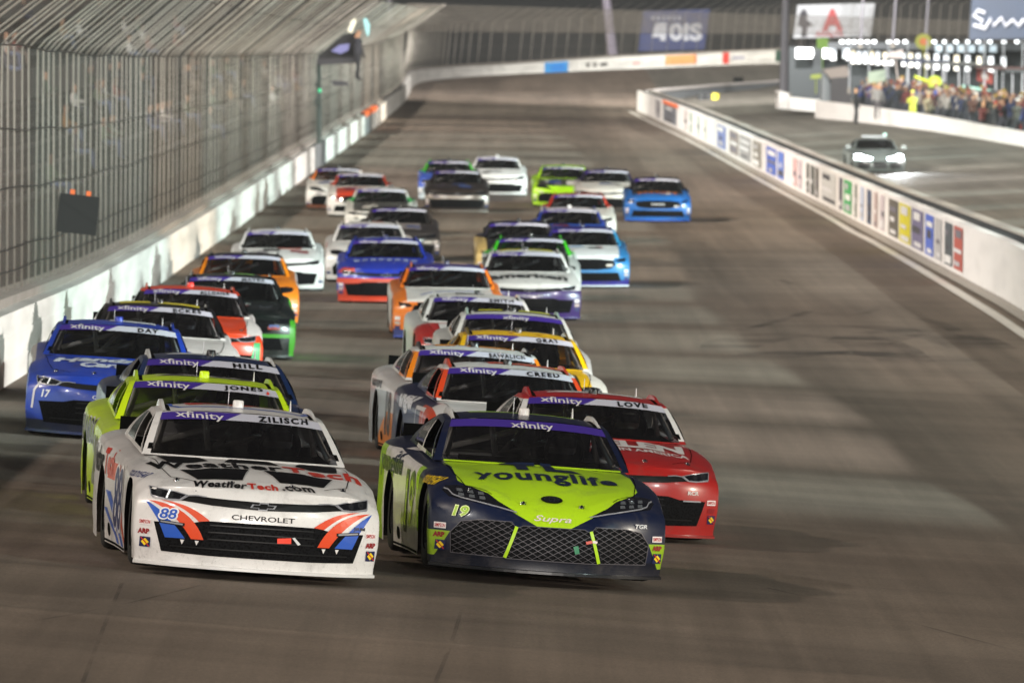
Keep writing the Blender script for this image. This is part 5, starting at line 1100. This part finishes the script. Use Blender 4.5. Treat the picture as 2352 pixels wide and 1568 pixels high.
# ------------------------------------------------------------------ turn: banners, stands, poles
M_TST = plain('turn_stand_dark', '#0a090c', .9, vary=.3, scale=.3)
ts = empty('turn_grandstand', (10, 690, 5)); tag(ts, 'dark empty grandstand rising behind the turn fence', 'grandstand')
for r in range(14):
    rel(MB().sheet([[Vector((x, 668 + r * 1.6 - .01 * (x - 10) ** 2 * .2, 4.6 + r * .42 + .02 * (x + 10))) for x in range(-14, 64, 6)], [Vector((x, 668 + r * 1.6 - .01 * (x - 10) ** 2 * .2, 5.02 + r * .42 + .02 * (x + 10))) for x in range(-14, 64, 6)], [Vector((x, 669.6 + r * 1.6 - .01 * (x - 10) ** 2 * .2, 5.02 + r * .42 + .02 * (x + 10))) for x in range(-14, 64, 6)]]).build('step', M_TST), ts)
def billboard(name, label, x0, y0, x1, y1, D, col, skew=0, legs=True):
    e = empty(name, at((x0 + x1) / 2, y1, D)); tag(e, label, 'billboard' if name == 'billboard' else 'banner')
    P = [at(x0, y1, D), at(x1 - skew, y1 - 4, D), at(x1, y0, D), at(x0 + skew, y0 + 4, D)]; B = [p + Vector((0, .3, 0)) for p in P]
    rel(MB().add(P + B, [(0, 1, 2, 3), (7, 6, 5, 4), (0, 4, 5, 1), (1, 5, 6, 2), (2, 6, 7, 3), (3, 7, 4, 0)]).build('board', col), e)
    if legs:
        for f in (.1, .9): 
            q = P[0].lerp(P[1], f); rel(MB().tube([q + Vector((0, .35, 2)), q + Vector((0, .35, -5))], .12, 6).build('leg', M_STRUCT), e)
    return e
def bb_text(e, s, cx, cy, w, h, D, mat, bold=.03, shear=0, name='lettering'):
    V, Fc = text_polys(s, bold, shear); P = [at(cx + a * w, cy - b * h, D) for a, b in V]
    rel(MB().add(P, Fc).build(name, mat), e)
M_PALE = plain('sign_pale', '#b9bac4', .6)
b1 = billboard('banner', 'blue banner with pale lettering hung on the turn fence', 1466, 22, 1630, 118, 657, plain('banner_blue', '#1d2b62', .7, vary=.2), 12, False)
bb_text(b1, '10!S', 1565, 74, 96, 42, 656.7, M_PALE, .05); bb_text(b1, '::::::', 1530, 42, 70, 8, 656.7, M_PALE)
rel(slab([(1496, 86), (1507, 52), (1532, 52), (1530, 86)], 656.6, .02).build('emblem', M_PALE), b1)
b2 = billboard('billboard', 'white billboard with a red letter above the pit stalls', 1822, 8, 2010, 88, 640, plain('bill_white', '#b9bac0', .6, vary=.12), 10)
M_BRED = plain('bill_red', '#a8363a', .6); bb_text(b2, 'A', 1912, 46, 48, 50, 639.7, M_BRED, .05); bb_text(b2, 'AXALTA', 1905, 78, 64, 12, 639.7, M_BRED, .02)
rel(slab([(1838, 30), (1846, 20), (1854, 30), (1852, 45), (1866, 56), (1854, 62), (1852, 84), (1840, 84), (1842, 64), (1832, 58)], 639.6, .02).build('emblem', plain('bill_dark', '#33303a', .7)), b2)
b3 = billboard('billboard', 'blue billboard with pale script at the upper right corner', 2226, -40, 2400, 92, 560, plain('bill_blue', '#0b1f38', .6, vary=.25, scale=.8), 8)
rel(MB().tube([at(x, y, 559.6) for x, y in smooth2] if False else [at(x, y, 559.6) for x, y in ((2262, 30), (2246, 24), (2236, 36), (2256, 48), (2252, 62), (2236, 58), (2262, 66), (2276, 44), (2282, 60), (2300, 42), (2310, 60), (2326, 46), (2340, 60), (2352, 44))], .12, 5).build('script', M_PALE), b3)
def pole(label, x0, y0, x1, y1, D, r, col, name='light_pole'):
    a, b = at(x0, y0, D), at(x1, y1, D); o = empty(name, b); tag(o, label, 'pole')
    rel(MB().tube([b, a.lerp(b, .5), a], [r, r * .85, r * .7], 8).build('shaft', plain('pole_' + col, col, .6, .2)), o)
    rel(MB().box(b + Vector((0, 0, .15)), (r * 3, r * 3, .3)).build('base', M_CONC), o); return o
pole('thick pale leaning pole behind the turn wall', 1386, -60, 1409, 136, 662, .42, '#8a8290')
pole('slim pale pole behind the fence at the end of the straight', 892, -60, 897, 60, 672, .22, '#77727a')
pole('tall dark pole at the pit entry, left of the pit crowd', 1806, -60, 1800, 226, 470, .28, '#4a474c')
pole('slender light pole between the billboards', 1985, -40, 1976, 110, 520, .08, '#5a575e'); pole('slender light pole right of the white billboard', 2060, -40, 2050, 110, 520, .08, '#5a575e')
pole('slender light pole nearest the blue billboard', 2135, -40, 2125, 110, 520, .08, '#5a575e')
# ------------------------------------------------------------------ pit lane
pw = empty('pit_lane_wall', at(1990, 270, 430)); tag(pw, 'low white pit lane wall with crew standing behind it', 'wall')
PW = [at(1885, 258, 450), at(1974, 268, 430), at(2160, 297, 390), at(2352, 335, 350), at(2600, 390, 300)]; PWd = dense(PW, 4.0)
rel(MB().sheet(strip(list(reversed(PWd)), [(0, -.3), (0, .60), (-.3, .61), (-.3, -.3)])).build('wall_face', M_IWALL), pw)
pe = empty('pit_entry_wall', at(1840, 255, 462)); tag(pe, 'white stepped end block of the pit wall at the pit entry', 'wall')
rel(slab([(1789, 250), (1812, 252), (1812, 214), (1789, 208)], 468, 6).build('end_block', M_IWALL), pe); rel(slab([(1812, 252), (1890, 259), (1890, 230), (1812, 222)], 466, 3).build('wall_face', M_IWALL), pe)
cab = empty('equipment_cabinet', at(1915, 258, 455)); tag(cab, 'grey and black equipment cabinet behind the pit entry wall', 'cabinet')
rel(slab([(1886, 258), (1908, 258), (1908, 196), (1890, 160)], 456, 2).build('side', plain('cab_grey', '#6f7174', .7)), cab); rel(slab([(1908, 258), (1955, 256), (1955, 176), (1908, 180)], 455.5, 2).build('door', plain('cab_dark', '#2b2629', .6)), cab); rel(slab([(1890, 160), (1908, 182), (1955, 178), (1945, 152)], 455.6, 2).build('top', plain('cab_top', '#7d726c', .7)), cab)
# garage with lit bays
ga = empty('garage', at(2100, 150, 520)); tag(ga, 'long garage with lit bays and a row of bright lamps under its roof', 'building')
M_GAR = plain('garage_dark', '#1c2023', .8, vary=.2); M_BAY = plain('bay_light', '#ffffff', .5, emit='#eef6ff', es=1.1); M_BAYW = plain('bay_warm', '#ffffff', .5, emit='#fff0c8', es=1.1); M_LED = plain('lamp_white', '#ffffff', .5, emit='#f4faff', es=2.5); M_PANEL = plain('garage_panel', '#9aa6b0', .7, emit='#c4d4e0', es=.35)
rel(slab([(1806, 108), (2420, 108), (2420, 250), (1806, 230)], 524, 8).build('wall', M_GAR), ga)
rel(slab([(1900, 98), (2420, 100), (2420, 118), (1900, 112)], 521, 3).build('eave', plain('eave_dark', '#20242a', .6)), ga)
for x in (1934, 1949, 1962, 1977, 1992, 2008, 2042, 2060, 2079, 2146, 2170, 2196, 2222, 2247, 2274, 2306, 2336):
    b = at(x, 97, 519.5); rel(MB().lathe([(.0, .11), (.11, .08), (.15, .0), (.10, -.07), (.0, -.09)], 'z', b, 10).build('lamp', M_LED), ga)
for x in range(2150, 2300, 25): rel(slab([(x - 2, 104), (x + 14, 104), (x + 14, 120), (x - 2, 120)], 520.6, .2).build('fascia_panel', M_PANEL), ga)
for i, (x, w, y0, y1) in enumerate(((1828, 38, 111, 134), (1858, 10, 114, 128), (1890, 20, 112, 134), (1908, 12, 112, 138), (1936, 12, 104, 134), (1944, 10, 108, 138), (1956, 8, 116, 146), (1968, 10, 118, 146), (1983, 9, 118, 146), (1998, 9, 118, 147), (2012, 9, 119, 149), (2028, 10, 120, 150), (2043, 9, 118, 150), (2071, 8, 122, 152), (2086, 11, 122, 154), (2104, 10, 123, 156), (2124, 10, 124, 158), (2146, 11, 124, 160), (2168, 11, 126, 162), (2192, 11, 127, 162), (2216, 12, 128, 164), (2244, 10, 130, 156), (2270, 12, 130, 168), (2300, 10, 131, 160))):
    rel(slab([(x, y0), (x + w, y0), (x + w, y1), (x, y1)], 522.5, .3).build('bay', (M_BAY, M_BAYW, M_BAY, M_BAY, M_BAYW)[i % 5] if x > 1940 else M_BAY), ga)
# pit boards on poles, hanging over the wall
def board(label, cx, cy, rx, ry, D, col, pole_to=None, ring=None, square=False, rot=0):
    e = empty('pit_board', at(cx, cy, D)); tag(e, label, 'sign')
    pts = [(cx + rx * math.cos(a * math.pi / 10), cy + ry * math.sin(a * math.pi / 10)) for a in range(20)] if not square else [(cx - rx, cy - ry + rot), (cx + rx, cy - ry - rot), (cx + rx, cy + ry - rot), (cx - rx, cy + ry + rot)]
    rel(slab(pts, D, .06).build('board', plain('pit_' + col, col, .6)), e)
    if ring: rel(slab([(cx + (x - cx) * .45, cy + (y - cy) * .45) for x, y in pts], D - .1, .04).build('emblem', plain('pit_' + ring, ring, .6)), e)
    if pole_to: rel(MB().tube([at(cx, cy, D + .1), at(pole_to[0], pole_to[1], D + .3)], .035, 6).build('pole', plain('pit_pole_' + col, col, .6)), e)
board('round yellow green pit board on a pole over the pit wall', 2147, 190, 17, 16, 400, '#8f9620', (2200, 212), '#a8ae4a')
board('round orange and green pit board high above the garage lamps', 2121, 96, 19, 18, 460, '#7a7a1e', (2126, 200), '#a0521e')
board('white square pit board held up in the crowd', 2014, 176, 20, 13, 420, '#7f897a', (2020, 240), None, True, 3)
board('small green square board at the left of the garage lamps', 1889, 100, 13, 12, 470, '#5a7a1e', (1889, 200), None, True)
board('red pit board at the right of the pit crowd', 2262, 176, 18, 14, 395, '#8f352c', (2268, 240), '#c0b0a8', True, -4)
board('white pit sign with an orange mark in the crowd', 2056, 128, 18, 10, 440, '#b5a8a4', (2066, 220), None, True, 4)
board('small yellow black sign low at the pit entry', 1874, 176, 12, 5, 466, '#8a9438', (1874, 215), None, True, 1)
for lb, pts, c in (('pale cyan lollipop pole held across the pit wall', ((2210, 198), (2310, 216)), '#9ac4b8'), ('yellow pole sloping down from the round pit board', ((2100, 176), (2145, 192)), '#b9c02a')):
    o = MB().tube([at(x, y, 402) for x, y in pts], .06, 6).build('sign_pole', plain('spole_' + c, c, .6)); tag(o, lb, 'pole')
# crew behind the pit wall
CREW = {'#0e0e10': 'black', '#1c1e22': 'charcoal', '#121a36': 'navy', '#1a2a62': 'blue', '#4a1a18': 'red', '#77716c': 'pale grey', '#33332c': 'olive grey', '#3e2218': 'rust'}
CAPS = {None: 'no cap', '#1a1a1e': 'a black cap', '#6a2a1c': 'a red cap', '#8f8a86': 'a white cap', '#7a621c': 'a yellow cap'}
def wall_crew(px):
    for a, b in zip(PWd[:-1], PWd[1:]):
        qa = 1176 + FPX * (a - Vector((0, 0, CAMZ))).dot(_R) / (a - Vector((0, 0, CAMZ))).dot(_fw); qb = 1176 + FPX * (b - Vector((0, 0, CAMZ))).dot(_R) / (b - Vector((0, 0, CAMZ))).dot(_fw)
        if min(qa, qb) <= px <= max(qa, qb): return a.lerp(b, (px - qa) / (qb - qa))
    return PWd[0]
for k in range(96):
    px = 1962 + (k * 4.2) + random.uniform(-3, 3); p = wall_crew(min(px, 2400)); d = random.choice((.9, 1.5, 2.4, 3.6, 5.0)); q = p + Vector((.25, 1, 0)).normalized() * d
    sh_ = random.choice(list(CREW)); cp_ = random.choice(list(CAPS)); o = person('pit crew member in %s with %s behind the low pit lane wall' % (CREW[sh_], CAPS[cp_]), 'crew behind the pit wall', Vector((q.x, q.y, p.z + .05 * d)), random.uniform(-.9, .9), random.choice(ME_STAND[:3]), sh_, random.choice(('#16181c', '#22242a', '#2a2a30')), random.choice(('#7a5a46', '#5a3e2e', '#8a6a55')), .95, 1.5, cp_)
    o.scale = (1, 1, random.uniform(.95, 1.06))
for lb, px, py, D, me, sh, pa, cp, rz in (('official in black standing out on pit road, left of the crew', 1966, 286, 410, ME_STAND[1], '#141416', '#0f0f12', '#17171a', 1.3), ('crew member in yellow at the pit lane wall', 2096, 296, 402, ME_STAND[2], '#b5b845', '#9aa03a', '#c0b850', -.4), ('crew member in white and dark trousers before the pit lane wall', 2016, 276, 416, ME_STAND[0], '#6f6c6a', '#4a4648', None, .2), ('crew member in a tan shirt near the middle of the pit wall', 2132, 300, 396, ME_STAND[1], '#8a7f66', '#4a4436', '#a0957a', .4), ('crew member in dark red crouched toward the wall at far right', 2256, 326, 368, ME_STAND[2], '#5a2c28', '#2a2426', None, .6), ('crew member in black and red trousers at far right of the pit wall', 2286, 330, 364, ME_STAND[0], '#26282a', '#33302e', '#8f2a22', -.3), ('crew member in a bright orange red suit by the right edge', 2338, 322, 362, ME_STAND[2], '#c0402c', '#a83424', '#22242a', .1)):
    person(lb, None, at(px, py, D), rz, me, sh, pa, '#a9805f', .95, 1.5, cp)
for px, py, D, c, lb in ((1972, 176, 432, '#c08a1e', 'first yellow cap mannequin'),): pass
# pit carts standing behind the crew
for px, cl, nm in ((2000, '#2a2c30', 'charcoal'), (2052, '#1a2440', 'navy'), (2108, '#4a4a48', 'grey'), (2168, '#1c1c1e', 'black'), (2226, '#3a1c1a', 'dark red'), (2290, '#33383c', 'slate'), (2340, '#26301e', 'dark green')):
    q = wall_crew(px) + Vector((1.8, 6.5, .2)); e = empty('pit_cart', q); tag(e, '%s pit cart with a flat canopy behind the crew' % nm, 'cart', 'pit carts')
    m = plain('cart_' + cl, cl, .6); rel(MB().box(q + Vector((0, 0, .85)), (1.9, 2.2, 1.5), taper=.96).build('cabinet', m), e); rel(MB().box(q + Vector((0, 0, 2.75)), (2.3, 2.6, .12)).build('canopy', m), e)
    for sx in (-.85, .85): rel(MB().tube([q + Vector((sx, -1, 1.5)), q + Vector((sx, -1, 2.72))], .04, 5).build('canopy_post', M_SILV), e)
    for sx in (-.7, .7): rel(MB().lathe([(.0, -.08), (.2, -.08), (.2, .08), (.0, .08)], 'x', q + Vector((sx, -.7, .12)), 10).build('wheel', M_RUB), e)
    rel(MB().box(q + Vector((.1, -1.13, 1.2)), (1.2, .03, .42)).build('screen', plain('cart_screen', '#8f9aa4', .4, emit='#9ab4cc', es=.25)), e)
# catch-fence style poles of the pit stalls
for k, px in enumerate(range(1950, 2352, 44)):
    o = pole('thin pale pit stall post number among its row behind the crew', px + 4, 92, px, 215 + k * 4, 440, .05, '#8a8d92', 'stall_post'); o['label'] = '%s thin pit stall post from the left, behind the crew' % ('first', 'second', 'third', 'fourth', 'fifth', 'sixth', 'seventh', 'eighth', 'ninth', 'tenth')[k]; o['group'] = 'pit stall posts'
# tyre stacks by the return wall
for k, (x, w, c) in enumerate(((1612, 8, '#17181a'), (1628, 14, '#1a1a1c'), (1641, 9, '#c0b02a'))):
    o = MB().lathe([(.0, .0), (.26, .0), (.30, .1), (.28, .3), (.30, .5), (.28, .62), (.0, .64)], 'z', (0, 0, 0), 12).build('barrel', plain('barrel_' + c, c, .7)); o.location = at(x, 238, 545); tag(o, ('slim black barrel against the return wall', 'wide black barrel in the middle of the three at the return wall', 'yellow barrel against the return wall')[k], 'barrel')
o = empty('track_light', at(1696, 200, 612)); tag(o, 'small black lamp on a stub on top of the return wall', 'lamp'); rel(MB().box(at(1696, 186, 612), (.7, .4, .5)).build('head', M_MATTE), o); rel(MB().tube([at(1696, 190, 612), at(1697, 214, 612)], .06, 6).build('stub', M_STRUCT), o)
# pace car on pit road
def pace_car():
    X, Y = 13.35, 316.0; zb = G(X, Y); M = Matrix.Translation((X, Y, zb)) @ Matrix.Rotation(.05, 4, 'Z') @ Matrix.Translation((0, -2.4, 0))
    T = empty('pace_car'); T.matrix_world = M; tag(T, 'silver pace car with blazing headlights on pit road', 'car')
    S = SHELL['supra']; mat = livery('paint_pace', '#5d6462', [('#3a403e', LOWNOSE)])
    def part(name, me, m, par=T): return objmat(name, me, m, par)
    part('body', S['shell'], mat); part('windshield', S['windshield'], M_GLASS); part('rear_window', S['rear'], M_SMOKE)
    for k in ('qL', 'qR'): part('quarter_window', S[k], M_SMOKE)
    for k in ('dL', 'dR'): part('door_window', S[k], M_SMOKE)
    part('splitter', S['splitter'], M_BLACK); part('dark_box', ME_DARK_BOX, M_MATTE); part('dashboard', ME_DASH, M_MATTE)
    for y in (WHF, WHR):
        for s in (-1, 1):
            t = part('wheel', ME_TYRE, M_RUB); t.location = (s * .822, y, WR); part('rim', ME_RIM, M_RIM, t)
    ML = plain('headlamp_on', '#ffffff', .3, emit='#eaf6ff', es=40.0)
    for s in (1, -1):
        sh = shape_poly([(.90, .50), (.88, .66), (.70, .67), (.50, .60), (.28, .54), (.30, .49)]); sh = sh if s > 0 else mirror(sh)
        decal(T, 'headlight', 'pace_hl%d' % s, sh, 'front', 'supra', ML, .02)
        m = MB().box((s * 1.03, 1.75, .95), (.20, .10, .13), taper=.8).build('mirror', mat, T)
        decal(T, 'side_grille', 'pace_g%d' % s, shape_poly([(s * .35, .38), (s * .80, .42), (s * .78, .16), (s * .40, .16)]), 'front', 'supra', M_BLACK)
        l = spot('pace_headlight', M @ Vector((s * .7, -.05, .60)), M @ Vector((s * .9, -14, -.1)), 2200, 40, .6, (.92, .97, 1.0), .08)
    decal(T, 'centre_grille', 'pace_c', shape_poly([(-.22, .42), (.22, .42), (.26, .18), (-.26, .18)]), 'front', 'supra', M_BLACK)
    o = MB().box((0, 2.7, 1.33), (.9, .2, .07)).build('glint_or_light_bar', plain('bar_amber', '#8a8f92', .4), T); b = MB().box((.42, 2.7, 1.40), (.10, .12, .10)).build('beacon', plain('beacon', '#9ac4b8', .4, emit='#a8d8d0', es=.8), T)
pace_car()
# ------------------------------------------------------------------ the field
for s in CARS: car(s)
# ------------------------------------------------------------------ thin night haze over the speedway
hz = MB().box((10, 350, 18), (280, 880, 46)).build('haze', None); hz['kind'] = 'stuff'; hz['label'] = 'thin floodlit haze over the track'
_m = bpy.data.materials.new('haze_air'); _m.use_nodes = True; _n = _m.node_tree.nodes; _n.clear()
_o = _n.new('ShaderNodeOutputMaterial'); _v = _n.new('ShaderNodeVolumePrincipled'); _v.inputs['Color'].default_value = (.9, .92, .93, 1); _v.inputs['Density'].default_value = .0001; _v.inputs['Anisotropy'].default_value = .3
_m.node_tree.links.new(_v.outputs[0], _o.inputs['Volume']); hz.data.materials.append(_m)
